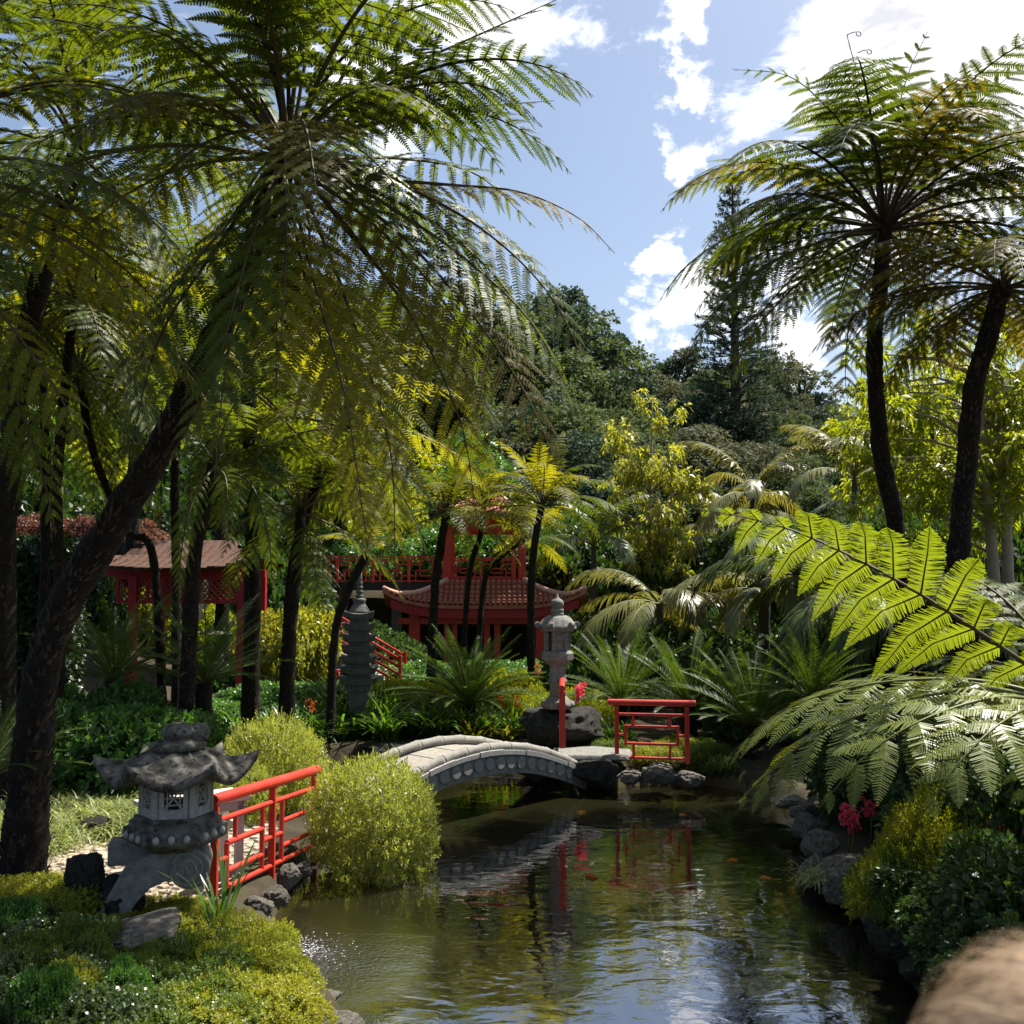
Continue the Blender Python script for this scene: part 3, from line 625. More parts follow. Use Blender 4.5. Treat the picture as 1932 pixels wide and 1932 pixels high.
# ------------------------------------------------------------------ red pavilion (two storeys)
PD = 28.0; S28 = PD / FPX; pc = at(915, 1290, PD); gz = .42
pv = thing('red_pavilion', 'red two storey garden pavilion with curved terracotta tiled roof', 'pavilion', (pc.x, PD + 1.6, gz), 0)
Y0 = -1.6                                                              # local front plane of the posts
def px(u): return (u - 915) * S28
def pz_(v): return CAMZ + (HOR - v) * S28 - gz
zt, ze = pz_(1097), pz_(1141)
HT, HE, YT, YE = px(988), px(1103), -1.05, -2.05                        # half widths of top edge and eave, their y
def rs(x, t_):
    """lower roof, front slope: point at across x and t (0 top, 1 eave)"""
    hw = HT + (HE - HT) * t_; a = min(1.0, abs(x) / HE)
    return Vector((x, YT + (YE - YT) * t_, zt - (zt - ze) * (1 - max(0, 1 - t_) ** 1.5) + .42 * a ** 4 * t_))
def roof_sheet(name, fn, us, ts, th, mat, parent):
    vs = []; nu, nt_ = len(us), len(ts)
    for off in (0, -th):
        for t_ in ts:
            for u_ in us: p = fn(u_, t_); vs.append(p + Vector((0, 0, off)))
    q = nu * nt_; fs = []
    for j in range(nt_ - 1):
        for i in range(nu - 1):
            f = (j * nu + i, j * nu + i + 1, (j + 1) * nu + i + 1, (j + 1) * nu + i); fs += [f, tuple(q + z for z in f[::-1])]
    for i in range(nu - 1): fs.append(((nt_ - 1) * nu + i, (nt_ - 1) * nu + i + 1, q + (nt_ - 1) * nu + i + 1, q + (nt_ - 1) * nu + i))
    return B().add(vs, fs).build(name, mat, parent)
us = [i / 12 for i in range(-12, 13)]; ts = [i / 6 for i in range(7)]
front = roof_sheet('roof', lambda u_, t_: rs(u_ * (HT + (HE - HT) * t_), t_), us, ts, .10, 'terracotta', pv)
def side(sg):
    def fn(u_, t_):
        hw = HT + (HE - HT) * t_; yy = YT + (YE - YT) * t_; yb = 1.05 + 1.0 * t_
        y = yy + (yb - yy) * (u_ + 1) / 2; p = rs(sg * hw, t_); c = abs(u_)
        return Vector((sg * hw, y, zt - (zt - ze) * (1 - max(0, 1 - t_) ** 1.5) + .42 * (c ** 4) * t_ * (abs(hw) / HE) ** 4))
    return fn
roof_sheet('roof', side(1), us[::-1], ts, .10, 'terracotta', pv); roof_sheet('roof', side(-1), us, ts, .10, 'terracotta', pv)
def back(u_, t_): p = rs(u_ * (HT + (HE - HT) * t_), t_); return Vector((p.x, -p.y, p.z))
roof_sheet('roof', back, us[::-1], ts, .10, 'terracotta', pv)
# barrel tiles on the front slope
ncol = 38; wcol = 2 * HE / ncol
tm = B(); vs = []; 
for (yy, rr_) in ((0, .062), (-1, .070)):
    for k in range(6): a = math.pi * k / 5; vs.append((rr_ * math.cos(a), yy, rr_ * math.sin(a) * .95))
for k in range(6): a = math.pi * k / 5; vs.append((.045 * math.cos(a), -1, .045 * math.sin(a) * .9))
tm.add(vs, [(k, k + 1, k + 7, k + 6) for k in range(5)] + [(k + 6, k + 7, k + 13, k + 12) for k in range(5)])
tile_me = tm.mesh('roof_tile', 'terracotta', True)
for i in range(ncol):
    x = -HE + (i + .5) * wcol
    ts0 = max(0.0, (abs(x) - HT) / (HE - HT)); nseg = max(1, int(round((1.02 - ts0) / .17)))
    for j in range(nseg):
        ta = ts0 + (1.03 - ts0) * j / nseg; tb = ts0 + (1.03 - ts0) * (j + 1) / nseg
        pa, pb = rs(x, ta), rs(x, min(tb, 1.04)); dv_ = pb - pa; L_ = dv_.length
        o = link('roof_tile', tile_me, front); o.location = pa + Vector((0, 0, .012)); o.rotation_euler = (math.atan2(-dv_.z, -dv_.y) * -1 if False else math.atan2(pa.z - pb.z, pa.y - pb.y), 0, 0); o.scale = (1, L_ * 1.03, 1)
for sg in (-1, 1):                                                     # side slopes: tiles seen only as a mass
    fn = side(sg); b = B()
    for i in range(24):
        u_ = -1 + (i + .5) / 12; pts = [fn(u_, t_) + Vector((0, 0, .02)) for t_ in ts]; b.tube(pts, .062, 6)
    o = stuff(b.build('side_tiles', 'terracotta', pv, smooth=True))
    hip = [rs(sg * (HT + (HE - HT) * t_), t_) + Vector((0, 0, .06)) for t_ in [k / 10 for k in range(11)]]
    B().tube(hip, [.075] * 10 + [.05], 10).build('hip_ridge', 'terracotta_edge', pv, smooth=True)
b = B(); b.bar((-HT, YT + .03, zt + .04), (HT, YT + .03, zt + .04), .12, .10).build('ridge', 'red_dark', pv)
# eave beam following the curve, tie beams, posts
pts = [rs(x_ * HE * .93, .9) + Vector((0, 0, -.24)) for x_ in us]
b = B(); vs = []
for p in pts: vs += [p + Vector((0, -.05, .11)), p + Vector((0, .12, .11)), p + Vector((0, .12, -.13)), p + Vector((0, -.05, -.13))]
n = len(pts); b.add(vs, [(i * 4 + c, i * 4 + (c + 1) % 4, (i + 1) * 4 + (c + 1) % 4, (i + 1) * 4 + c) for i in range(n - 1) for c in range(4)] + [(0, 1, 2, 3), tuple((n - 1) * 4 + c for c in (3, 2, 1, 0))])
b.build('eave_beam', 'red_dark', pv)
for y in (Y0, 1.3):
    for u in (783, 1020): B().box((px(u), y, (ze - .2) / 2), (.30, .26, ze - .2)).build('post', 'red_paint', pv, bevel=.02)
    B().box((0, y, pz_(1154)), (px(1060) - px(770), .18, .16)).build('tie_beam', 'red_dark', pv, bevel=.01)
    B().box((0, y - .005, pz_(1171)), (px(1080) - px(750), .20, .17)).build('tie_beam', 'red_paint', pv, bevel=.01)
for u, wd in ((842, .13), (858, .13), (918, .17), (938, .17)): B().box((px(u), Y0 + .1, pz_(1171) / 2), (wd, .12, pz_(1171))).build('upright', 'red_paint', pv, bevel=.01)
B().box((px(930), Y0, (pz_(1154) + pz_(1171)) / 2), (.24, .15, .3)).build('strut', 'red_paint', pv)
B().box((px(860), Y0, (pz_(1154) + pz_(1171)) / 2), (.18, .15, .3)).build('strut', 'red_paint', pv)
B().box((0, 0, .05), (px(1045) - px(770), 3.4, .20)).build('floor', 'concrete', pv)
# upper storey
zf = zt + .06
B().box((0, .1, zf - .06), (2 * HT + .1, 2.3, .10)).build('upper_floor', 'red_dark', pv)
for u, wd in ((840, .22), (985, .20), (969, .12)):
    for y in (-.95, 1.0): B().box((px(u), y, zf + (pz_(985) - zf) / 2), (wd, .2, pz_(985) - zf)).build('column', 'red_paint', pv, bevel=.015)
for y in (-.95, 1.0): B().box((0, y, pz_(994)), (2 * HT + .3, .16, .17)).build('upper_beam', 'red_paint', pv, bevel=.01)
zu, zue = pz_(925), pz_(972); HU, HUT = px(1003), .35
def ru(x, t_):
    a = min(1, abs(x) / HU); return Vector((x, -.15 + (-1.55 + .15) * t_, zu - (zu - zue) * (1 - max(0, 1 - t_) ** 1.5) + .30 * a ** 4 * t_))
upr = roof_sheet('upper_roof', lambda u_, t_: ru(u_ * (HUT + (HU - HUT) * t_), t_), us, ts, .09, 'terracotta', pv)
roof_sheet('upper_roof', lambda u_, t_: (lambda p: Vector((p.x, -p.y, p.z)))(ru(u_ * (HUT + (HU - HUT) * t_), t_)), us[::-1], ts, .09, 'terracotta', pv)
for sg in (-1, 1):
    def fs_(u_, t_, sg=sg):
        hw = HUT + (HU - HUT) * t_; yy = -.15 - 1.4 * t_; y = yy * -u_; return Vector((sg * hw, y, zu - (zu - zue) * (1 - max(0, 1 - t_) ** 1.5) + .30 * abs(u_) ** 4 * t_ * (hw / HU) ** 4))
    roof_sheet('upper_roof', fs_, us if sg < 0 else us[::-1], ts, .09, 'terracotta', pv)
    B().tube([ru(sg * (HUT + (HU - HUT) * k / 8), k / 8) + Vector((0, 0, .05)) for k in range(9)], .06, 8).build('hip_ridge', 'terracotta_edge', pv, smooth=True)
ncu = 26
for i in range(ncu):
    x = -HU + (i + .5) * 2 * HU / ncu; ts0 = max(0.0, (abs(x) - HUT) / (HU - HUT))
    pa, pb = ru(x, ts0), ru(x, 1.02); pm = ru(x, (ts0 + 1) / 2)
    for qa, qb in ((pa, pm), (pm, pb)):
        dv_ = qb - qa
        if dv_.length < .05: continue
        o = link('roof_tile', tile_me, upr); o.location = qa + Vector((0, 0, .012)); o.rotation_euler = (math.atan2(qa.z - qb.z, qa.y - qb.y), 0, 0); o.scale = (1, dv_.length * 1.04, 1)

def lattice_fence(name, label, a, bpt, h, n, mat='red_paint', r=.022, parent=None):
    """posts, two long rails and stepped key-pattern bars between a and b"""
    a, bpt = Vector(a), Vector(bpt); d = bpt - a
    root = parent or thing(name, label, 'railing', a)
    o_ = a if parent else Vector((0, 0, 0))
    def P(s, z): return o_ + d * s + Vector((0, 0, z))
    def bar(nm, s0, z0, s1, z1, q=1.0): B().bar(P(s0, z0), P(s1, z1), r * 1.6 * q, r * 1.6 * q, up=(0, 1, 0)).build(nm, mat, root)
    for i in range(n + 1): bar('post', i / n, -.05, i / n, h * 1.04, 1.9)
    for i in range(n):
        s0, s1 = i / n, (i + 1) / n; w_ = s1 - s0
        for z in (h, h * .90, h * .10): bar('rail', s0, z, s1, z, 1.3)
        bar('rail', s0, h * .72, s0 + w_ * .32, h * .72); bar('rail', s0 + w_ * .68, h * .72, s1, h * .72)
        bar('rail', s0 + w_ * .2, h * .50, s0 + w_ * .8, h * .50); bar('rail', s0 + w_ * .32, h * .30, s0 + w_ * .68, h * .30)
        bar('rail', s0, h * .30, s0 + w_ * .2, h * .30); bar('rail', s0 + w_ * .8, h * .30, s1, h * .30)
        for q in (.2, .8): bar('upright', s0 + w_ * q, h * .10, s0 + w_ * q, h * .50)
        for q in (.32, .68): bar('upright', s0 + w_ * q, h * .30, s0 + w_ * q, h * .90)
    return root
lattice_fence('lattice', '', (px(846), -.98, zf), (px(966), -.98, zf), pz_(1052) - zf, 2, parent=pv)

# footbridge-like walkway with lattice railing behind, left of the pavilion
wl = at(548, 1100, 29.4); wr = at(838, 1100, 29.4)
wk = thing('raised_walkway', 'dark edged raised walkway leading left from the red pavilion', 'walkway', ((wl.x + wr.x) / 2, 29.6, wl.z), 0)
B().box((0, .5, -.10), (wr.x - wl.x + 1.6, 1.5, .16)).build('deck', 'concrete', wk)
B().box((0, -.29, -.10), (wr.x - wl.x + 1.6, .06, .22)).build('edge_beam', 'black_metal', wk)
for i in range(4): B().box((-2.4 + i * 1.6, .4, -1.3), (.3, .3, 2.3)).build('pier', 'concrete', wk)
lattice_fence('lattice_railing', 'red lattice railing along the raised walkway behind the pagoda', (wl.x - .7, 29.38, wl.z - .02), (wr.x, 29.38, wl.z - .02), .76, 5)

# ------------------------------------------------------------------ garden stairs with red handrails
st = thing('garden_stairs', 'stone garden stairs with tubular red handrails behind the stone pagoda', 'stairs', at(690, 1300, 23.0), 0)
so = st.location.copy(); S23 = 23.0 / FPX
def sp(u, v, dy=0.0): q = at(u, v, 23.0); return Vector((q.x, q.y + dy, q.z)) - so
top, bot = sp(622, 1225), sp(755, 1296)
for i in range(8):
    f = (i + .5) / 8; c = top.lerp(bot, f); B().box((c.x, .55, c.z - .15), (abs(bot.x - top.x) / 8 + .06, 1.1, .30)).build('step', 'concrete', st, bevel=.01)
for dy in (0.0, 1.1):
    for (u, v0, v1) in ((619, 1160, 1228), (755, 1236, 1298)): B().tube([sp(u, v1 + 8, dy), sp(u, v0, dy)], .055 if u < 700 else .04, 10).build('post', 'red_paint', st, bevel=.006)
    for k in range(4):
        B().tube([sp(621, 1163 + k * 17, dy), sp(753, 1243 + k * 15, dy)], .030, 8).build('handrail', 'red_paint', st, smooth=True)
for k in range(2): B().tube([sp(585, 1268 + 12 * k, -.25), sp(646, 1263 + 12 * k, -.25)], .04, 8).build('lower_rail', 'red_paint', st, smooth=True)
for u in (588, 643): B().tube([sp(u, 1262, -.25), sp(u, 1300, -.25)], .035, 8).build('post', 'red_paint', st, smooth=True)

# ------------------------------------------------------------------ red lattice gazebo on the left
GD = 21.0; S21 = GD / FPX; gc = at(325, 1250, GD); gg = hz(gc.x, GD + 1.3)
gb = thing('red_gazebo', 'small open gazebo with mossy tiled roof and red lattice frieze', 'gazebo', (gc.x, GD + 1.3, gg), 0)
def gxp(u): return (u - 337) * S21
def gzp(v): return CAMZ + (HOR - v) * S21 - gg
for u in (258, 463):
    for y in (-1.2, .5): B().box((gxp(u), y, gzp(1085) / 2), (.17, .17, gzp(1085))).build('post', 'red_dark', gb, bevel=.01)
for y in (-1.2, .5):
    B().box((0, y, gzp(1080)), (gxp(470) - gxp(205), .14, .16)).build('beam', 'red_dark', gb, bevel=.008)
    x0, x1, z0, z1 = gxp(228), gxp(465), gzp(1136), gzp(1090)
    for z in (z0, z1): B().box(((x0 + x1) / 2, y, z), (x1 - x0, .07, .06)).build('frieze_rail', 'red_dark', gb)
    for x in (x0, 0, x1): B().box((x, y - .003, (z0 + z1) / 2), (.06, .07, z1 - z0)).build('frieze_stile', 'red_dark', gb)
    hgt_ = z1 - z0; nsl = 20
    for i in range(-4, nsl):
        xa = x0 + (x1 - x0) * i / nsl
        for sgn in (1, -1):
            a = [xa, z0 if sgn > 0 else z1]; e = [xa + hgt_, z1 if sgn > 0 else z0]
            if a[0] < x0: k = (x0 - a[0]) / hgt_; a = [x0, a[1] + (e[1] - a[1]) * k]
            if e[0] > x1: k = (x1 - a[0]) / (e[0] - a[0]); e = [x1, a[1] + (e[1] - a[1]) * k]
            if e[0] - a[0] < .02: continue
            B().bar((a[0], y + .014 * sgn, a[1]), (e[0], y + .014 * sgn, e[1]), .02, .04, up=(0, 1, 0)).build('lattice_slat', 'red_dark', gb)
zr, zer = gzp(1018), gzp(1073); HG = gxp(480)
def rg(x, t_): a = min(1, abs(x) / HG); return Vector((x, -1.75 * t_, zr - (zr - zer) * (1 - max(0, 1 - t_) ** 1.25) + .16 * a ** 4 * t_))
gro = roof_sheet('roof', lambda u_, t_: rg(u_ * (.9 + (HG - .9) * t_), t_), us, ts, .06, 'tile_old', gb)
roof_sheet('roof', lambda u_, t_: (lambda p: Vector((p.x, -p.y, p.z)))(rg(u_ * (.9 + (HG - .9) * t_), t_)), us[::-1], ts, .06, 'tile_old', gb)
tg = B(); tg.box((0, -.5, .022), (.17, 1.0, .030)); tgm = tg.mesh('roof_tile', 'tile_old')
nc = 17
for i in range(nc):
    x = -HG + (i + .5) * 2 * HG / nc; ts0 = max(0, (abs(x) - .9) / (HG - .9)); ns = max(1, int(round((1.02 - ts0) * 6)))
    for j in range(ns):
        pa, pb = rg(x, ts0 + (1.02 - ts0) * j / ns), rg(x, ts0 + (1.02 - ts0) * (j + 1) / ns); dv_ = pb - pa
        o = link('roof_tile', tgm, gro); o.location = pa + Vector((rnd.uniform(-.01, .01), 0, rnd.uniform(0, .012))); o.rotation_euler = (math.atan2(pa.z - pb.z, pa.y - pb.y) + rnd.uniform(.03, .10), 0, rnd.uniform(-.03, .03)); o.scale = (1, dv_.length * 1.12, 1)
# little lantern under it
q = at(405, 1246, 24.0); q.z = hz(q.x, q.y) + .55
sl = thing('stone_lantern', 'small squat stone lantern on splayed legs beneath the red gazebo', 'stone lantern', q)
zz0 = CAMZ + (HOR - 1246) * 24 / FPX - q.z
k_ = 24 / FPX
for a in (45, 135, 225, 315):
    x, y = math.cos(R(a)), math.sin(R(a)); B().tube([(x * .30, y * .30, zz0 - .45), (x * .27, y * .27, zz0 + .1), (x * .15, y * .15, zz0 + 22 * k_)], [.06, .07, .06], 8).build('leg', 'stone_lantern', sl, smooth=True)
B().lathe([(.18, zz0 + 20 * k_), (.27, zz0 + 24 * k_), (.27, zz0 + 30 * k_), (.2, zz0 + 33 * k_)], 6).build('platform', 'stone_lantern', sl)
for a in range(6): B().box((.16 * math.cos(a * R(60)), .16 * math.sin(a * R(60)), zz0 + 41 * k_), (.05, .05, 17 * k_), a * R(60)).build('chamber_post', 'stone_lantern', sl)
B().lathe([(.18, zz0 + 49 * k_), (.42, zz0 + 51 * k_), (.38, zz0 + 54 * k_), (.15, zz0 + 60 * k_), (.06, zz0 + 64 * k_), (.07, zz0 + 70 * k_), (0, zz0 + 73 * k_)], 6).build('roof', 'stone_lantern', sl)

# ------------------------------------------------------------------ pale bench on the path, path stones
bp_ = at(362, 1600, 9.7); bz = hz(bp_.x, bp_.y)
bn = thing('bench', 'pale wooden slatted bench on the stone path behind the lantern', 'bench', (bp_.x, bp_.y, bz), R(38))
for i in range(4): B().box((0, -.18 + i * .12, .68), (.95, .10, .045)).build('seat_slat', 'white_wood', bn, bevel=.005)
for x in (-.38, .38):
    for y in (-.18, .18): B().box((x, y, .33), (.07, .07, .66)).build('leg', 'white_wood', bn, bevel=.005)
    B().box((x, 0, .42), (.05, .30, .06)).build('stretcher', 'white_wood', bn)
B().box((0, -.2, .62), (.85, .03, .08)).build('apron', 'white_wood', bn)
pr_ = np.random.RandomState(5)
pbase = [hit(85, 1700), hit(400, 1712), hit(470, 1640), hit(520, 1560), hit(440, 1540), hit(250, 1585), hit(60, 1600)]
PB = np.array([(p.x, p.y) for p in pbase]); 
def inpoly(P, x, y):
    ins = False; n = len(P)
    for i in range(n):
        (x1, y1), (x2, y2) = P[i], P[(i + 1) % n]
        if (y1 > y) != (y2 > y) and x < (x2 - x1) * (y - y1) / (y2 - y1) + x1: ins = not ins
    return ins
# path bed: a fine sheet over the ground
xs = np.arange(PB[:, 0].min() - .4, PB[:, 0].max() + .4, .12); ys = np.arange(PB[:, 1].min() - .4, PB[:, 1].max() + .4, .12)
XX, YY = np.meshgrid(xs, ys); ZZ = hgt(XX, YY) + .012; ii = np.arange(XX.size).reshape(XX.shape)
keep = []
for j in range(len(ys) - 1):
    for i in range(len(xs) - 1):
        if inpoly(PB, xs[i] + .06, ys[j] + .06): keep.append((ii[j, i], ii[j, i + 1], ii[j + 1, i + 1], ii[j + 1, i]))
path = struct(link('path', npmesh('path', np.stack([XX.ravel(), YY.ravel(), ZZ.ravel()], 1), np.array(keep), ['path_base'], None, True)))
stone_mes = []
for k in range(5):
    n = rnd.choice((5, 6, 7)); vs = []; rr = [rnd.uniform(.8, 1.1) for _ in range(n)]
    for (sc, z) in ((1, -.02), (1, .010), (.86, .022)):
        for i in range(n): a = 2 * math.pi * i / n; vs.append((sc * rr[i] * math.cos(a), sc * rr[i] * math.sin(a) * .75, z))
    b = B(); b.add(vs, [(l * n + i, l * n + (i + 1) % n, (l + 1) * n + (i + 1) % n, (l + 1) * n + i) for l in range(2) for i in range(n)] + [tuple(2 * n + i for i in range(n))]); stone_mes.append(b.mesh('paving_stone', 'path_stone'))
cand = []; 
gxs = np.arange(PB[:, 0].min(), PB[:, 0].max(), .155); gys = np.arange(PB[:, 1].min(), PB[:, 1].max(), .125)
for j, y in enumerate(gys):
    for i, x in enumerate(gxs):
        X, Y = x + (.077 if j % 2 else 0) + pr_.uniform(-.025, .025), y + pr_.uniform(-.02, .02)
        if inpoly(PB, X, Y): cand.append((X, Y))
cand = cand[:300]
HZ_ = hgt(np.array([c[0] for c in cand]), np.array([c[1] for c in cand]))
for (X, Y), z in zip(cand, HZ_):
    o = link('paving_stone', stone_mes[int(pr_.randint(5))], path, (X, Y, z + .012), pr_.uniform(-.4, .4)); s = pr_.uniform(.066, .088); o.scale = (s, s, 1)

# ------------------------------------------------------------------ rocks
def rock_mesh(seed, mat, flat=1.0, rough=.35):
    import bmesh
    bm = bmesh.new(); bmesh.ops.create_icosphere(bm, subdivisions=5, radius=1.0)
    V = np.array([v.co[:] for v in bm.verts]); n = vnoise(V * 1.2, seed, 4); n2 = vnoise(V * 4, seed + 3, 4); n3 = np.abs(vnoise(V * 2.2, seed + 9, 4))
    rr_ = np.random.RandomState(seed)
    V2 = V * (1 + rough * n + .05 * n2)[:, None]
    for _ in range(7):                                               # flat broken faces
        d = nrm(rr_.normal(size=3)); lim = rr_.uniform(.62, .9); k = V2 @ d; V2 -= np.maximum(0, k - lim)[:, None] * d * .85
    V2 = V2 * (1 + .11 * n2 - .10 * n3)[:, None]
    for v, c in zip(bm.verts, V2): v.co = (c[0], c[1], c[2] * flat)
    me = bpy.data.meshes.new('rock'); bm.to_mesh(me); bm.free(); me.materials.append(M[mat])
    me.polygons.foreach_set('use_smooth', [True] * len(me.polygons))
    return me
RG = [rock_mesh(s, 'rock_grey', .8) for s in (11, 12, 13, 14)]; RD = [rock_mesh(s, 'rock_dark', .8, .45) for s in (21, 22, 23)]
def rock(u, v, d, w_, h_, me, label, group=None, rz=None, dep=None, name='rock', tilt=0.0):
    """centre of the rock at pixel (u, v), w_ and h_ its size in pixels"""
    p = at(u, v, d); s = d / FPX; o = link(name, me, None, p, rnd.uniform(0, 6.28) if rz is None else rz)
    o.scale = (w_ * s * .55, (dep or w_ * s * .55), h_ * s * .66); o.rotation_euler[1] = tilt
    return tag(o, label, 'rock', group)
rock(1062, 1372, 16.4, 150, 82, RD[0], 'dark mossy boulder carrying the tall slender stone lantern', rz=.3, dep=.55)
rock(165, 1668, 8.35, 70, 120, RD[0], 'dark mossy boulder against the bracket of the spiral lantern', rz=1.0)
rock(222, 1712, 8.3, 90, 120, RD[2], 'low dark rock wedged under the lantern bracket', rz=2.1)
rock(180, 1562, 10.9, 58, 44, RD[2], 'small black rock at the edge of the stone path', rz=.4)
rock(272, 1752, 7.3, 160, 46, RG[1], 'flat grey rock slab lying in the green ground cover', rz=.2, tilt=-.16)
for (u, v, d, w_, h_, k) in [(545, 1655, 9.9, 42, 52, 0), (520, 1690, 9.4, 50, 40, 1), (488, 1715, 9.0, 62, 52, 2), (500, 1750, 8.7, 40, 30, 3), (572, 1640, 10.3, 34, 30, 1), (455, 1740, 8.8, 60, 40, 0)]:
    rock(u, v, d, w_, h_, RG[k], 'rough brown grey rock in the pond edging below the long railing', 'rocks edging the pond below the long railing')
for (u, v, d, w_, h_, k) in [(560, 1838, 7.9, 70, 40, 1), (600, 1885, 7.4, 80, 44, 2), (640, 1935, 6.9, 84, 46, 0), (522, 1790, 8.4, 60, 36, 3)]:
    rock(u, v, d, w_, h_, RG[k], 'half sunk rock at the water line below the golden ground cover', 'rocks below the golden ground cover')
for (u, v, d, w_, h_, k) in [(1552, 1598, 11.0, 72, 68, 0), (1528, 1560, 11.9, 60, 50, 1), (1592, 1640, 10.2, 100, 66, 2), (1600, 1672, 9.75, 95, 80, 3), (1540, 1640, 10.5, 50, 60, 1), (1515, 1530, 12.6, 50, 30, 2), (1660, 1730, 9.0, 80, 60, 0), (1490, 1512, 13.2, 60, 26, 1)]:
    rock(u, v, d, w_, h_, RG[k], 'rough grey boulder edging the pond under the arching fern', 'boulders edging the pond under the arching fern')
for (u, v, d, w_, h_, k) in [(1700, 1775, 8.3, 110, 60, 0), (1760, 1830, 7.7, 120, 70, 1), (1800, 1890, 7.1, 130, 80, 2), (1845, 1950, 6.5, 130, 80, 0)]:
    rock(u, v, d, w_, h_, RD[k], 'dark wet rock at the water line under the yellow green shrubs', 'dark rocks under the yellow green shrubs')
for (u, v, d, w_, h_, k) in [(1240, 1462, 15.0, 70, 36, 3), (1190, 1466, 15.0, 50, 28, 0), (1300, 1468, 14.9, 60, 30, 2)]:
    rock(u, v, d, w_, h_, RG[k], 'pale rock at the foot of the red railing panel', 'rocks below the red railing panel')
for (u, v, d, w_, h_, k) in [(1112, 1452, 15.2, 90, 52, 0), (1150, 1450, 15.4, 60, 40, 1), (1040, 1425, 17.2, 130, 40, 2), (900, 1412, 18.0, 150, 34, 1), (760, 1412, 18.2, 130, 34, 0)]:
    rock(u, v, d, w_, h_, RD[k], 'dark wet rock in the shaded bank behind the bridge', 'dark bank rocks behind the bridge')

# ------------------------------------------------------------------ water spout
w0, w1 = at(338, 1822, 6.9), at(393, 1868, 6.8)
spt = thing('water_spout', 'black pipe spout pouring water out of the ground cover', 'spout', w0)
B().tube([(0, 0, 0), (w1 - w0) * .5, w1 - w0], .030, 12, cap=False).build('pipe', 'black_metal', spt, smooth=True)
b = B(); e_ = w1 - w0; b.tube([e_ + Vector((.012 * i, -.01 * i, -.028 * i * i / 4)) for i in range(7)], [.016, .016, .014, .012, .011, .01, .008], 8)
m, t, out = new_mat('falling_water'); g_ = N(t, 'ShaderNodeBsdfGlass', ins={'Roughness': .05, 'IOR': 1.33}); t.links.new(g_.outputs[0], out.inputs[0])
b.build('water_jet', 'falling_water', spt, smooth=True)
m, t, out = new_mat('foam_glint'); p_ = N(t, 'ShaderNodeBsdfPrincipled', ins={'Base Color': (.75, .77, .78, 1), 'Roughness': .12}); t.links.new(p_.outputs[0], out.inputs[0])
fo = B(); fr_ = np.random.RandomState(4)  # white beads: splash drops, also standing in for sparkle highlights on the water
for i in range(520):
    q = gr(fr_.normal(562, 40), fr_.normal(1790, 13), .004); q -= spt.location; s_ = fr_.uniform(.0015, .0055)
    if pond_sd(np.array([q.x + spt.location.x]), np.array([q.y + spt.location.y]))[0] > -.03: continue
    fo.add([q + Vector((s_ * 1.6, 0, 0)), q + Vector((0, s_, 0)), q + Vector((-s_ * 1.6, 0, 0)), q + Vector((0, -s_, 0)), q + Vector((0, 0, s_ * .4)), q + Vector((0, 0, -s_ * .4))], [(0, 1, 4), (1, 2, 4), (2, 3, 4), (3, 0, 4), (1, 0, 5), (2, 1, 5), (3, 2, 5), (0, 3, 5)])
stuff(fo.build('splash_glints', 'foam_glint', spt))

# ------------------------------------------------------------------ koi
def koi_mesh():
    b = B(); prof = [(0, .004), (.03, .030), (.10, .048), (.20, .050), (.30, .036), (.38, .016), (.42, .010)]
    vs = []; n = 10
    for (x, r) in prof:
        bend = .05 * math.sin(x * 7)
        for k in range(n): a = 2 * math.pi * k / n; vs.append((x, bend + r * .62 * math.cos(a), r * .8 * math.sin(a)))
    m_ = len(prof); b.add(vs, [(i * n + k, i * n + (k + 1) % n, (i + 1) * n + (k + 1) % n, (i + 1) * n + k) for i in range(m_ - 1) for k in range(n)] + [tuple(range(n))[::-1]])
    y = .05 * math.sin(.42 * 7)
    def fin(pts): k = len(b.v); b.add([Vector(p) for p in pts] + [Vector(p) + Vector((0, .004, .003)) for p in pts], [(0, 1, 2, 3), (7, 6, 5, 4)])
    fin([(.41, y, .008), (.53, y + .03, .05), (.50, y + .02, 0), (.41, y, -.008)]); fin([(.41, y, .0), (.50, y + .02, 0), (.53, y + .03, -.05), (.41, y, -.008)])
    fin([(.14, .05, .045), (.20, .05, .075), (.27, .05, .06), (.27, .045, .03)])
    for s in (-1, 1): fin([(.09, s * .03, -.01), (.13, s * .09, -.02), (.17, s * .08, -.02), (.14, s * .03, -.01)])
    return b.mesh('koi', 'koi', True)
km = koi_mesh()
for (u, v, az, s) in [(1000, 1536, 100, .8), (1070, 1545, 20, .9), (1348, 1638, 10, .9), (1165, 1672, 140, 1.1), (1150, 1690, 60, .8), (1400, 1664, -30, .9), (944, 1600, 15, .6), (1260, 1548, 5, .8), (1335, 1560, 170, .7), (1210, 1560, 40, .7)]:
    p = gr(u, v, -.055); o = link('koi', km, None, p, R(az), s * 1.2); tag(o, 'orange koi swimming just below the pond surface', 'fish', 'koi in the pond')

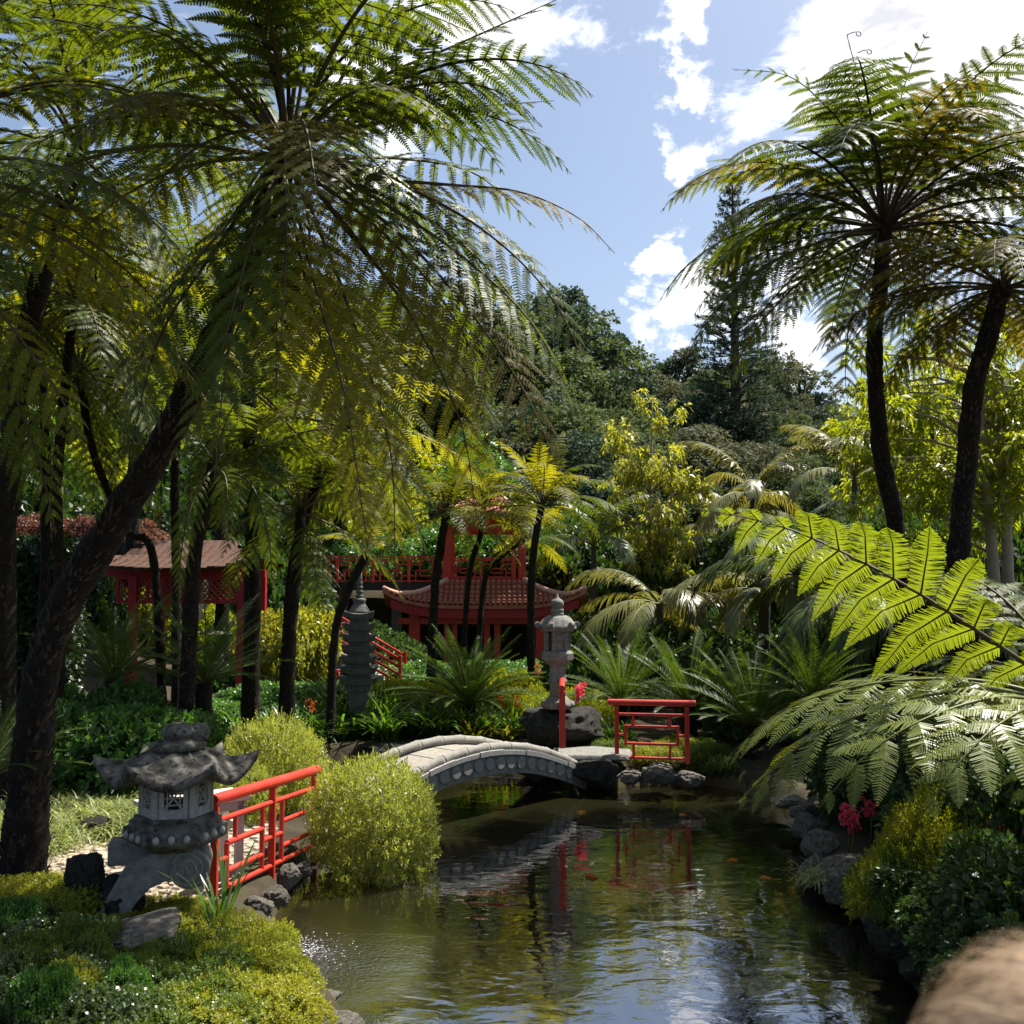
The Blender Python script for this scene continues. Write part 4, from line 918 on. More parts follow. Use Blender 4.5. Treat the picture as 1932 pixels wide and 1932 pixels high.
# ------------------------------------------------------------------ viewing terrace and the person in front
TZ = 1.22
tr = thing('viewing_terrace', 'stone paved viewing terrace with low kerb at the head of the pond', 'terrace', (0, 0, TZ))
B().box((0, -1.5, -1.0), (9, 6.4, 1.98)).build('terrace_wall', 'concrete', tr)
for i in range(6):
    for j in range(4): B().box((-3.75 + i * 1.5, -3.9 + j * 1.5, .005), (1.47, 1.47, .03)).build('paving_slab', 'deck_stone', tr)
hc = Vector((.392, .72, 2.635))
pe = thing('person', 'fair haired person standing at the edge of the viewing terrace', 'person', (hc.x, hc.y, TZ + .02))
def skin_mesh(name, J, E, parent, mats):
    me = bpy.data.meshes.new(name); me.from_pydata([j[0] for j in J], E, []); o = link(name, me, parent)
    for mm in mats: me.materials.append(M[mm])
    sk = o.modifiers.new('skin', 'SKIN')
    for i, j in enumerate(J): me.skin_vertices[0].data[i].radius = (j[1], j[2] if len(j) > 2 else j[1]); me.skin_vertices[0].data[i].use_root = (i == 0)
    ss = o.modifiers.new('sub', 'SUBSURF'); ss.levels = 2; ss.render_levels = 2
    for p in me.polygons: p.use_smooth = True
    sk.use_smooth_shade = True
    return o
H_ = hc.z + .10 - TZ                                                   # about 1.53 m
k = H_ / 1.7
J = [((0, 0, .92 * k), .13, .10), ((0, 0, 1.12 * k), .12, .09), ((0, .0, 1.32 * k), .15, .10), ((0, 0, 1.43 * k), .06, .06), ((0, .01, 1.52 * k), .065, .07), ((0, .0, 1.60 * k), .075, .09), ((0, 0, 1.665 * k), .05, .06)]
E = [(0, 1), (1, 2), (2, 3), (3, 4), (4, 5), (5, 6)]
for s in (-1, 1):
    i = len(J); J += [((s * .17 * k, 0, 1.36 * k), .055), ((s * .22 * k, -.02, 1.10 * k), .042), ((s * .22 * k, .05, .86 * k), .030), ((s * .21 * k, .07, .78 * k), .03, .018)]; E += [(2, i), (i, i + 1), (i + 1, i + 2), (i + 2, i + 3)]
    i = len(J); J += [((s * .09 * k, 0, .82 * k), .085), ((s * .09 * k, .01, .48 * k), .058), ((s * .09 * k, -.02, .09 * k), .042), ((s * .09 * k, .10, .03), .035, .025)]; E += [(0, i), (i, i + 1), (i + 1, i + 2), (i + 2, i + 3)]
body = skin_mesh('body', J, E, pe, ['skin'])
b = B().lathe([(.15, .90 * k), (.145, 1.0 * k), (.145, 1.12 * k), (.175, 1.30 * k), (.16, 1.37 * k), (.085, 1.43 * k), (.07, 1.45 * k)], 24, sx=1.25); b.build('shirt', 'shirt', pe, smooth=True)
for s in (-1, 1):
    B().tube([(s * .16 * k, 0, 1.375 * k), (s * .20 * k, -.01, 1.2 * k), (s * .225 * k, -.02, 1.06 * k)], [.075, .066, .06], 14, cap=False).build('sleeve', 'shirt', pe, smooth=True)
    B().tube([(s * .085 * k, 0, .93 * k), (s * .09 * k, .01, .5 * k), (s * .09 * k, -.01, .10 * k)], [.12, .085, .075], 14, cap=False).build('trouser_leg', 'trousers', pe, smooth=True)
    B().box((s * .09 * k, .06, .035), (.085, .25, .07)).build('shoe', 'black_metal', pe, bevel=.02)
# hair: a cap of hair and many loose strands combed over it
hb = Vector((0, 0, hc.z - TZ - .02)); hr = np.random.RandomState(3)
capv = B().lathe([(.105 * math.cos(a), .112 * math.sin(a)) for a in [R(-35 + i * 125 / 12) for i in range(13)]], 28); o = capv.build('hair', 'hair', pe, smooth=True, loc=hb); o.scale = (.97, 1.12, .97)
SV = []; SF = []
for i in range(11000):
    a = hr.uniform(0, 2 * np.pi); el = np.arccos(hr.uniform(-.25, 1)); base = np.array([np.cos(a) * np.sin(el), np.sin(a) * np.sin(el), np.cos(el)])
    fl = np.cross(base, np.array([.6, .3, .2])); fl = fl + np.array([-.3, .2, -.5]) * .8; fl = fl - base * (fl @ base); fl = nrm(fl + hr.normal(size=3) * .10)
    L = hr.uniform(.06, .16); loose = 1 if hr.rand() < .02 else 0; w_ = .0006; k0 = len(SV); r0 = 1.0 + hr.uniform(0, .035)
    for s in np.linspace(0, 1, 6):
        p = nrm(base + fl * s * L / .11) * (r0 + (loose * .14 * np.sin(s * 2.6) if loose else .03 * np.sin(s * 3)))
        p = p * np.array([.106, .122, .110]); sd = np.cross(fl, base); sd = nrm(sd) * w_ * (1 - .5 * s)
        SV += [p - sd, p + sd]
    SF += [(k0 + 2 * q, k0 + 2 * q + 1, k0 + 2 * q + 3, k0 + 2 * q + 2) for q in range(5)]
o = link('hair_strands', npmesh('hair_strands', np.array(SV), np.array(SF), ['hair_strand']), pe, hb); stuff(o)
# ------------------------------------------------------------------ foliage builders
UP = np.array([0., 0., 1.])
def frond_arrays(P, up, Lp, npn, npl, rs_, bare=.14, droop=.22, fwd=.42, lw=.155, r0=.022, lift=0.0, shape='tree', wide=1.0):
    """bipinnate fern frond along the rachis P; returns verts, leaf quads, stem quads"""
    P = np.asarray(P, float); M_ = len(P); up = np.asarray(up, float)
    seg = np.linalg.norm(np.diff(P, axis=0), axis=1); L = np.concatenate([[0], np.cumsum(seg)]); LT = L[-1]
    T = nrm(np.gradient(P, axis=0)); S = np.cross(T, up)
    bad = np.linalg.norm(S, axis=1) < .15
    if bad.any():
        good = S[~bad].mean(0) if (~bad).any() else np.array([1., 0, 0]); S[bad] = good
    S = nrm(S); Nn = nrm(np.cross(S, T)); S = nrm(np.cross(T, Nn))
    tt = (np.arange(npn) + .5) / npn; q = (bare + (1 - bare) * tt ** .93) * LT
    I = lambda A: np.stack([np.interp(q, L, A[:, k]) for k in range(3)], 1)
    Pb, Tb, Sb, Nb = I(P), nrm(I(T)), nrm(I(S)), nrm(I(Nn))
    sh = np.minimum(1, .50 + 1.7 * tt) * np.maximum(.03, 1 - tt ** 2.3) if shape == 'tree' else np.maximum(.03, 1 - tt ** 1.6)
    V = []; 
    LV = []; SVs = []
    for sg in (1, -1):
        ang_ = fwd + .35 * tt ** 2 + rs_.uniform(-.11, .11, npn); ln_ = Lp * sh * rs_.uniform(.80, 1.08, npn)
        D = Sb * sg * np.cos(ang_)[:, None] + Tb * np.sin(ang_)[:, None] + Nb * (lift + rs_.uniform(-.08, .08, npn))[:, None]; D = nrm(D)
        s = (np.arange(npl) + .35) / npl                                # along the pinna
        dr = droop * rs_.uniform(.55, 1.5, npn)
        pos = Pb[:, None] + ln_[:, None, None] * (D[:, None] * s[None, :, None] * (1 - .12 * dr[:, None] * s[None])[..., None] - UP * (dr[:, None] * s[None] ** 2)[..., None] - Tb[:, None] * (-.10 * s[None, :, None] ** 2))
        tan = nrm(D[:, None] - UP * (2 * dr[:, None] * s[None])[..., None] + .2 * Tb[:, None] * s[None, :, None])
        E = Tb[:, None] - (Tb[:, None] * tan).sum(-1, keepdims=True) * tan; E = nrm(E)
        nl = nrm(np.cross(tan, E)) * sg
        leaf = (lw * Lp * np.minimum(1, .75 + .6 * s) * np.maximum(.08, 1 - s ** 2.6))[None] * (sh[:, None] ** .55)
        wd = (ln_[:, None] / npl) * wide * np.ones_like(leaf)
        for s2 in (1, -1):
            cup = rs_.uniform(-.28, .10, leaf.shape)
            d2 = nrm(E * s2 * .94 + tan * .34 + nl * cup[..., None])
            l_ = leaf * rs_.uniform(.88, 1.08, leaf.shape)
            a = pos - tan * (wd * .5)[..., None]; b_ = pos + tan * (wd * .5)[..., None]
            tp_ = pos + d2 * l_[..., None] - UP * (.06 * l_)[..., None]
            c = tp_ + tan * (wd * .33)[..., None]; d = tp_ - tan * (wd * .33)[..., None]
            LV.append(np.stack([a, b_, c, d], 2).reshape(-1, 3))
        # midrib of each pinna: a narrow two-sided strip
        k3 = np.array([0, npl // 2, npl - 1]); pp_ = np.concatenate([Pb[:, None], pos[:, k3[1:]]], 1); ww = (np.array([.0055, .0035, .0012]) * (Lp / .55))[None, :, None]
        SVs.append(np.stack([pp_ - Tb[:, None] * ww, pp_ + Tb[:, None] * ww], 2).reshape(-1, 6, 3))
    lv = np.concatenate(LV); nL = len(lv); F1 = np.arange(nL).reshape(-1, 4)
    sv = np.concatenate(SVs); nS = len(sv); base = nL + np.arange(nS)[:, None] * 6
    F2 = np.concatenate([base + np.array([[0, 1, 3, 2]]), base + np.array([[2, 3, 5, 4]])])
    # rachis
    n = 5; a = np.arange(n) * 2 * np.pi / n; rr = np.linspace(r0, r0 * .12, M_)[:, None, None]
    ring = P[:, None] + rr * (S[:, None] * np.cos(a)[None, :, None] + Nn[:, None] * np.sin(a)[None, :, None]); off = nL + nS * 6
    ii = np.arange(M_ - 1)[:, None] * n; kk = np.arange(n)[None]; F3 = (off + np.stack([ii + kk, ii + (kk + 1) % n, ii + n + (kk + 1) % n, ii + n + kk], -1)).reshape(-1, 4)
    V = np.concatenate([lv, sv.reshape(-1, 3), ring.reshape(-1, 3)])
    return V, F1, np.concatenate([F2, F3])
def frond_mesh(P, up, Lp, npn, npl, seed, mats=('fern', 'rachis'), **k):
    V, F1, F2 = frond_arrays(P, up, Lp, npn, npl, np.random.RandomState(seed), **k)
    return npmesh('frond', V, [F1, F2], list(mats), [0, 1], [False, True])
def arch_path(L, e0, bend, n=24, pw=1.25, side=0.0):
    s = np.linspace(0, 1, n); e = e0 - bend * s ** pw; az = side * s
    d = np.stack([np.cos(e) * np.cos(az), np.cos(e) * np.sin(az), np.sin(e)], 1) * (L / (n - 1))
    return np.concatenate([[[0, 0, 0]], np.cumsum(d[:-1], 0)])
FE = [(82, 60), (70, 98), (60, 108), (45, 98), (25, 78), (8, 72), (-12, 55), (-40, 38), (-62, 22)]
FT = {}
def get_frond(i, var, mats):
    key = (i, var, mats)
    if key not in FT:
        e0, bd = FE[i]; sd = i * 10 + var
        FT[key] = frond_mesh(arch_path(2.6, R(e0 + (var - .5) * 8), R(bd), side=(var - .5) * .35), UP if e0 < 75 else np.array([-.4, 0, 1.]), .66, 16, 25, sd, mats, bare=.17, droop=.26 + .08 * var, lw=.100)
    return FT[key]
def trunk_tube(path, rad, bumps, seed, ns=14, scale=1.0):
    P = spline(path, max(18, int(len(path) * 12))); n = len(P); T = nrm(np.gradient(P, axis=0)); ref = np.array([0., 1., 0.])
    S = nrm(np.cross(T, ref)); Q = np.cross(S, T); tq = np.linspace(0, 1, n); rad = np.interp(tq, np.linspace(0, 1, len(rad)), rad)
    a = np.arange(ns) * 2 * np.pi / ns
    ring = S[:, None] * np.cos(a)[None, :, None] + Q[:, None] * np.sin(a)[None, :, None]
    V0 = P[:, None] + ring * rad[:, None, None]
    nz = vnoise((V0 * 7 / scale).reshape(-1, 3), seed, 3).reshape(n, ns)
    V = P[:, None] + ring * (rad[:, None] * (1 + bumps * nz))[..., None]
    ii = np.arange(n - 1)[:, None] * ns; kk = np.arange(ns)[None]
    F = np.stack([ii + kk, ii + (kk + 1) % ns, ii + ns + (kk + 1) % ns, ii + ns + kk], -1).reshape(-1, 4)
    return V.reshape(-1, 3), F, P, rad
def fern_trunk(path, rad, seed, stubs=True, ns=16):
    """trunk with leaf-base scales all along"""
    V, F, P, rr = trunk_tube(path, rad, .30, seed, ns)
    if not stubs: return npmesh('trunk', V, F, ['fern_bark'], None, True)
    rs_ = np.random.RandomState(seed); n = len(P); m_ = int(n * 16); t_ = rs_.uniform(.02, 1, m_); i = np.clip((t_ * (n - 1)).astype(int), 0, n - 2)
    T = nrm(P[i + 1] - P[i]); c = P[i] + (P[i + 1] - P[i]) * (t_ * (n - 1) - i)[:, None]; d = nrm(rs_.normal(size=(m_, 3))); d = nrm(d - (d * T).sum(1, keepdims=True) * T)
    r = rr[i][:, None]; s = np.cross(T, d); b0 = c + d * r * .9; ln_ = rs_.uniform(.28, .72, m_)[:, None] * r; w_ = .17 * r
    tip = b0 + d * ln_ * .5 + T * ln_ * 1.1
    QV = np.stack([b0 - s * w_, b0 + s * w_, b0 - T * w_ * .8 - d * r * .1, tip], 1); k0 = len(V)
    base = k0 + np.arange(m_)[:, None] * 4
    tri = np.concatenate([base + np.array([[0, 1, 3]]), base + np.array([[1, 2, 3]]), base + np.array([[2, 0, 3]])])
    return npmesh('trunk', np.concatenate([V, QV.reshape(-1, 3)]), [F, tri], ['fern_bark', 'fern_scale'], [0, 1], [True, False])
def tree_fern(label, path, rad, nf, scale, mats=('fern', 'rachis'), seed=1, group=None, elev=(0, 8), heroes=(), skip=None, ns=14, wts=None):
    base = Vector(path[0]); e = thing('tree_fern', label, 'tree fern', base, 0, group)
    loc = [Vector(p) - base for p in path]
    link('trunk', fern_trunk(loc, rad, seed, ns=ns), e)
    apex = loc[-1]; rs_ = np.random.RandomState(seed + 99); az0 = rs_.uniform(0, 6.28); lo, hi = elev
    for k in range(nf):
        i = int(lo + (hi - lo) * ((k + .5) / nf)) if wts is None else int(rs_.choice(len(FE), p=np.array(wts) / sum(wts)))
        i = min(max(i, 0), len(FE) - 1); az = az0 + k * 2.39996 + rs_.uniform(-.25, .25)
        if skip and skip(math.degrees(az) % 360, i): continue
        mm = mats(i, rs_) if callable(mats) else mats[int(rs_.randint(len(mats)))] if isinstance(mats, list) else mats
        o = link('frond', get_frond(i, int(rs_.randint(2)), mm), e, apex + Vector((0, 0, -.10 * i / 8 * scale)))
        s = scale * rs_.uniform(.88, 1.12); o.scale = (s, s, s); o.rotation_euler = (rs_.uniform(-.16, .16), rs_.uniform(-.10, .10), az)
    for (pts, Lp, mm, kw) in heroes:
        P = spline([Vector(p) - base for p in pts], 30)
        L_ = np.linalg.norm(np.diff(P, axis=0), axis=1).sum()
        npn = int(max(8, min(34, L_ * (1 - kw.get('bare', .16)) / kw.get('sp', .175 / math.cos(kw.get('fwd', .42)) * .92))))
        link('frond', frond_mesh(P, kw.get('up', UP), Lp, npn, kw.get('npl', 27), int(rs_.randint(9999)), mm, lw=kw.get('lw', .104), r0=kw.get('r0', .022), wide=kw.get('wide', 1.0), bare=kw.get('bare', .16), droop=kw.get('droop', .25), fwd=kw.get('fwd', .42), lift=kw.get('lift', 0.0)), e)
    return e
def pinnate_mesh(L, e0, bend, npn, leaf, lw, seed, mats, droop=.5, vee=.25, segs=3, bare=.18, fwd=.75, pw=1.3, r0=.018, name='frond'):
    """palm or cycad frond: long narrow leaflets on each side of the rachis"""
    rs_ = np.random.RandomState(seed); P = arch_path(L, R(e0), R(bend), 22, pw, rs_.uniform(-.15, .15)); T = nrm(np.gradient(P, axis=0)); S = np.tile(np.array([[0., 1, 0]]), (len(P), 1)); S = nrm(S - (S * T).sum(1, keepdims=True) * T); Nn = np.cross(T, S) * -1
    Nn = np.where(Nn[:, 2:3] < 0, -Nn, Nn) if abs(e0) < 60 else Nn
    s = (np.arange(npn) + .5) / npn; x = (bare + (1 - bare) * s) * (len(P) - 1); I = lambda A: np.stack([np.interp(x, np.arange(len(P)), A[:, k]) for k in range(3)], 1)
    Pb, Tb, Sb, Nb = I(P), nrm(I(T)), nrm(I(S)), nrm(I(Nn)); VV = []
    for sg in (1, -1):
        ang_ = fwd + .25 * s + rs_.uniform(-.12, .12, npn); D = nrm(Sb * sg * np.cos(ang_)[:, None] + Tb * np.sin(ang_)[:, None] + Nb * (vee + rs_.uniform(-.1, .1, npn))[:, None])
        ln_ = leaf * np.minimum(1, .45 + 2.2 * s) * np.maximum(.25, 1 - .75 * s ** 3) * rs_.uniform(.85, 1.1, npn); dr = droop * rs_.uniform(.6, 1.4, npn)
        rows = []
        for j in range(segs + 1):
            u_ = j / segs; c = Pb + ln_[:, None] * (D * u_ - UP * (dr * u_ * u_)[:, None]); w_ = lw * (np.sin(math.pi * min(.97, .22 + .75 * u_)) + .05) * (0.12 if j == segs else 1)
            wv = nrm(Tb - (Tb * D).sum(1, keepdims=True) * D); rows += [c - wv * w_ / 2, c + wv * w_ / 2]
        VV.append(np.stack(rows, 1))
    A = np.concatenate(VV); k = 2 * (segs + 1); base = np.arange(len(A))[:, None] * k
    F1 = np.concatenate([base + np.array([[2 * j, 2 * j + 1, 2 * j + 3, 2 * j + 2]]) for j in range(segs)])
    n = 5; a = np.arange(n) * 2 * np.pi / n; rr = np.linspace(r0, r0 * .15, len(P))[:, None, None]; ring = P[:, None] + rr * (S[:, None] * np.cos(a)[None, :, None] + Nn[:, None] * np.sin(a)[None, :, None]); off = len(A) * k
    ii = np.arange(len(P) - 1)[:, None] * n; kk = np.arange(n)[None]; F2 = (off + np.stack([ii + kk, ii + (kk + 1) % n, ii + n + (kk + 1) % n, ii + n + kk], -1)).reshape(-1, 4)
    return npmesh(name, np.concatenate([A.reshape(-1, 3), ring.reshape(-1, 3)]), [F1, F2], list(mats), [0, 1], [False, True])
PT = {}
def rosette(name, label, cat, base, trunk, nf, kind, scale, seed, group=None, mats=('palm', 'rachis_green'), elev=None, trunk_mat='palm_bark', part='frond', tr=.07):
    e = thing(name, label, cat, base, 0, group); rs_ = np.random.RandomState(seed)
    if trunk:
        V, F, P, r = trunk_tube([(0, 0, -.1)] + trunk, [tr * 1.25, tr, tr * .9], .10, seed, 12); link('trunk', npmesh('trunk', V, F, [trunk_mat], None, True), e); top = Vector(trunk[-1])
    else: top = Vector((0, 0, .05))
    opts = {'palm': [(70, 80), (50, 95), (30, 100), (10, 85)], 'cycad': [(72, 30), (55, 35), (38, 40), (22, 38)], 'fan': [(60, 60)]}[kind]
    az = rs_.uniform(0, 6.28)
    for k in range(nf):
        i = int(k / nf * len(opts)) if elev is None else elev[k % len(elev)]
        key = (kind, i, k % 2, mats)
        if key not in PT:
            e0, bd = opts[i]
            PT[key] = pinnate_mesh(2.0, e0, bd, 44, .50, .034, 70 + i * 3 + k % 2, mats, droop=.55, vee=.05) if kind == 'palm' else pinnate_mesh(1.2, e0, bd, 46, .17, .013, 90 + i * 3 + k % 2, mats, droop=.06, vee=.28, segs=1, bare=.10, fwd=.62, r0=.012)
        az += 2.39996 + rs_.uniform(-.2, .2); o = link(part, PT[key], e, top); s = scale * rs_.uniform(.85, 1.12); o.scale = (s, s, s); o.rotation_euler = (rs_.uniform(-.12, .12), rs_.uniform(-.1, .1), az)
    return e
def blades_arrays(n, L, w_, rs_, spread=.10, lean=(.1, .9), segs=5, base=None):
    a = rs_.uniform(0, 2 * np.pi, n); e0 = np.pi / 2 - rs_.uniform(lean[0] * .4, lean[0] + .3, n); bend = rs_.uniform(lean[1] * .5, lean[1] * 1.5, n); ln_ = L * rs_.uniform(.6, 1.1, n)
    P = np.zeros((n, 3)); P[:, :2] = rs_.normal(size=(n, 2)) * spread
    if base is not None: P += base
    side = np.stack([-np.sin(a), np.cos(a), np.zeros(n)], 1); rows = []
    for j in range(segs + 1):
        u_ = j / segs; ww = w_ * (1 - .35 * abs(u_ - .35)) * (.10 if j == segs else 1); rows += [P - side * (ww / 2), P + side * (ww / 2)]
        e = e0 - bend * ((j + .5) / segs) ** 1.4; P = P + (np.stack([np.cos(e) * np.cos(a), np.cos(e) * np.sin(a), np.sin(e)], 1)) * (ln_ / segs)[:, None]
    A = np.stack(rows, 1); k = 2 * (segs + 1); b_ = np.arange(n)[:, None] * k
    return A.reshape(-1, 3), np.concatenate([b_ + np.array([[2 * j, 2 * j + 1, 2 * j + 3, 2 * j + 2]]) for j in range(segs)])
def ell_points(n, lumps, rs_, zmin=-.2, shells=(1.0, .8, .55), probs=(.62, .25, .13)):
    lumps = [(np.array(c, float), np.array(r, float)) for c, r in lumps]; ar = np.array([(r[0] * r[1] + r[1] * r[2] + r[0] * r[2]) for c, r in lumps]); ar /= ar.sum(); P = []; D = []; got = 0
    while got < n:
        k = rs_.choice(len(lumps), p=ar, size=n); C = np.array([lumps[i][0] for i in k]); RR = np.array([lumps[i][1] for i in k]); d = nrm(rs_.normal(size=(n, 3))); sh = rs_.choice(shells, p=probs, size=n)[:, None] * rs_.uniform(.9, 1.06, (n, 1))
        p = C + d * RR * sh; ok = d[:, 2] > zmin
        for (c, r) in lumps:
            q = (((p - c) / r) ** 2).sum(1); ok &= ~((q < .72) & (sh[:, 0] > .75))
        P.append(p[ok]); D.append(nrm(d[ok] / RR[ok])); got += ok.sum()
    return np.concatenate(P)[:n], np.concatenate(D)[:n]
def sprigs(P, D, nl, stem, ll, lw, rs_, upb=.35, spread=1.0, droop=.15):
    n = len(P); D = nrm(D + UP * upb + rs_.normal(size=D.shape) * .35); out = []
    ref = nrm(rs_.normal(size=D.shape)); A = nrm(np.cross(D, ref)); Bv = np.cross(D, A)
    for j in range(nl):
        f = (j + .6) / nl; th = j * 2.4 + rs_.uniform(0, .8, n); rad = A * np.cos(th)[:, None] + Bv * np.sin(th)[:, None]
        d = nrm(D * (.35 + .8 * f) + rad * spread * (1.1 - .5 * f)); b_ = P + D * stem * f; l_ = ll * rs_.uniform(.7, 1.15, (n, 1)) * (1 - .25 * f); s = nrm(np.cross(d, D + ref * .3)); w_ = lw * rs_.uniform(.8, 1.15, (n, 1))
        mid_ = b_ + d * l_ * .5; tip = b_ + d * l_ - UP * droop * l_
        out.append(np.stack([b_, mid_ + s * w_ / 2, tip, mid_ - s * w_ / 2], 1))
    V = np.concatenate(out).reshape(-1, 3); return V, np.arange(len(V)).reshape(-1, 4)
def lump_set(rs_, n, r, flat=.75, spread=.65):
    L = [((0, 0, .45 * flat * r), (r * .72, r * .72, r * .62 * flat))]
    for k in range(n):
        a = k * 2.4 + rs_.uniform(0, .5); d = spread * r * rs_.uniform(.5, 1.0); q = r * rs_.uniform(.34, .50); L.append(((math.cos(a) * d, math.sin(a) * d, r * flat * rs_.uniform(.25, .85)), (q, q, q * .85)))
    return L
SH = {}
def shrub_mesh(kind, var):
    """unit shrubs, about 1 m in radius and 1.1 m tall"""
    key = (kind, var)
    if key in SH: return SH[key]
    rs_ = np.random.RandomState(hash(kind) % 1000 if False else sum(map(ord, kind)) + var * 7)
    if kind == 'fine': L = [((0, 0, .46), (.80, .80, .60))] + [((math.cos(k * 2.4) * .55, math.sin(k * 2.4) * .55, .22 + .55 * ((k * 7) % 10) / 10), (.38, .38, .32)) for k in range(12)]; P, D = ell_points(2900, L, rs_, -.95); V, F = sprigs(P, D, 10, .11, .068, .021, rs_, .30, 1.0, .05); P, D = ell_points(300, L, rs_, -.5, (1.0, 1.0, 1.0)); V2, F2 = sprigs(P, D, 13, .19, .070, .020, rs_, .45, .9, .0); F = np.concatenate([F, F2 + len(V)]); V = np.concatenate([V, V2]); mt = 'variegated'
    elif kind == 'green': L = lump_set(rs_, 9, 1.0, .8, .75); P, D = ell_points(1500, L, rs_, -.3); V, F = sprigs(P, D, 9, .16, .12, .055, rs_, .35, 1.0); mt = 'shrub_green'
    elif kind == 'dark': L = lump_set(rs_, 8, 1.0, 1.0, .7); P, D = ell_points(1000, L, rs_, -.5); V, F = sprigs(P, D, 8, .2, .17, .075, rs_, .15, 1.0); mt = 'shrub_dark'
    elif kind == 'gold': L = lump_set(rs_, 10, 1.0, .42, .8); P, D = ell_points(2300, L, rs_, -.1); V, F = sprigs(P, D, 9, .10, .060, .026, rs_, .25, 1.1); mt = 'gold_moss'
    elif kind == 'moss': L = lump_set(rs_, 10, 1.0, .42, .8); P, D = ell_points(2300, L, rs_, -.1); V, F = sprigs(P, D, 9, .10, .062, .028, rs_, .25, 1.1); mt = 'green_moss'
    elif kind == 'creeper': L = lump_set(rs_, 10, 1.0, .40, .8); P, D = ell_points(2000, L, rs_, -.1); V, F = sprigs(P, D, 8, .09, .060, .040, rs_, .35, 1.1); mt = 'creeper'
    elif kind == 'lime': L = lump_set(rs_, 9, 1.0, .7, .8); P, D = ell_points(1900, L, rs_, -.4); V, F = sprigs(P, D, 11, .22, .075, .024, rs_, .15, 1.0, .3); mt = 'gold_moss'
    elif kind == 'red': L = lump_set(rs_, 8, 1.0, .7, .8); P, D = ell_points(1100, L, rs_, -.3); V, F = sprigs(P, D, 8, .18, .13, .06, rs_, .2, 1.0); mt = 'red_leaf'
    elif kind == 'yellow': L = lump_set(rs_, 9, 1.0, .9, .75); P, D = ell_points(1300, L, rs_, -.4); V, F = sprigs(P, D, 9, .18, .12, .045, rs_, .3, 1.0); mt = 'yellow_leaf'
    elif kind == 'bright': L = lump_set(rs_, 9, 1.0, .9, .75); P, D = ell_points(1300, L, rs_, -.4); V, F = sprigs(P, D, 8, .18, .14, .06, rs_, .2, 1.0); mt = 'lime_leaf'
    SH[key] = npmesh('foliage', V, F, [mt]); return SH[key]
STEM = None
def shrub(kind, var, p, sx, sy, sz, label, group=None, name='shrub', cat='shrub', rz=None, mat=None):
    global STEM
    e = thing(name, label, cat, p, 0, group)
    o = link('foliage', shrub_mesh(kind, var), e, None, rnd.uniform(0, 6.28) if rz is None else rz, (sx, sy, sz))
    if mat: o.material_slots[0].link = 'OBJECT'; o.material_slots[0].material = M[mat]
    if STEM is None:
        b = B()
        for k in range(9): a = k * 2.4; q = .35 + .3 * ((k * 37) % 10) / 10; b.tube([(0, 0, -.1), (.3 * math.cos(a) * q, .3 * math.sin(a) * q, .3), (math.cos(a) * q, math.sin(a) * q, .75)], [.03, .022, .008], 6)
        STEM = b.mesh('stems', 'bark', True)
    link('stems', STEM, e, None, 0, (sx * .8, sy * .8, sz * .8)); return e
def branch_tree(label, base, h, crown_c, crown_r, seed, mat, nb=9, ncl=420, nl=7, ll=.16, lw=.05, stem=.18, droop=.3, bark='bark', group=None, tr=.08, lumps=14, flat=1.0, trunks=None, name='broadleaf_tree', lump_r=.36, bare=.25):
    """trunk, limbs to every leaf mass, crown of leaf sprigs"""
    e = thing(name, label, 'tree', base, 0, group); rs_ = np.random.RandomState(seed); cr = np.array(crown_r, float); cc = np.array(crown_c, float); b = B()
    L = []
    for k in range(lumps):
        d = nrm(rs_.normal(size=3)); q = cr * rs_.uniform(.35, .95); c = cc + d * q; r = lump_r * cr.mean() * rs_.uniform(.7, 1.2); L.append((c, (r, r, r * .6 * flat)))
    tops = trunks or [[(0, 0, -.2), (.05 * h * rs_.uniform(-1, 1), 0, h * .5), (cc[0], cc[1], h * .95)]]
    for tpts in tops: b.tube([Vector(p) for p in spline(tpts, 12)], list(np.linspace(tr, tr * .25, 12)), 9)
    TP = spline(tops[0], 30)
    for k, (c, r) in enumerate(L):
        TPk = spline(tops[k % len(tops)], 30); i = int(np.argmin(np.abs(TPk[:, 2] - (c[2] - .25 * np.hypot(*(c[:2] - cc[:2])) - .2)))); i = max(i, int(30 * bare)); s = TPk[min(i, 29)]; m_ = (s + c) / 2 + np.array([0, 0, .08 * h * .3]); b.tube([tuple(s), tuple(m_), tuple(c)], [tr * .32, tr * .2, tr * .06], 6)
    b.build('trunk', bark, e, smooth=True)
    P, D = ell_points(ncl, L, rs_, -.8, (1.0, .7, .4), (.55, .3, .15)); V, F = sprigs(P, D, nl, stem, ll, lw, rs_, .05, 1.0, droop)
    link('crown', npmesh('crown', V, F, [mat]), e); return e
# ------------------------------------------------------------------ tree ferns
def hp(*pts): return [at(*p) for p in pts]
FG = ('fern', 'rachis'); FY = ('fern_sunlit', 'rachis'); FB = ('fern_brown', 'rachis'); FL = ('fern_lime', 'rachis'); FS = ('fern_gloss', 'rachis_green'); FD = ('fern', 'rachis_dark'); FK = ('fern_shaded', 'rachis_dark')
def mixed(i, r): return [FK, FK, FG][int(r.randint(3))] if i <= 4 else [FG, FY, FB, FG, FK][int(r.randint(5))]  # upper fronds mostly the shaded copy, hanging ones partly the sunlit copy
b0 = hit(40, 1668); d0 = b0.y
A0 = (560, 255)
tr_path = [b0 + Vector((0, 0, -.15))] + hp((58, 1450, d0), (75, 1290, d0), (118, 1150, d0 + .05), (205, 1000, d0 + .1), (300, 850, d0 + .1), (395, 660, d0), (470, 480, d0 - .1), (545, 290, d0 - .2))
AX = (540, 275, d0 - .2); D1 = d0 - .2
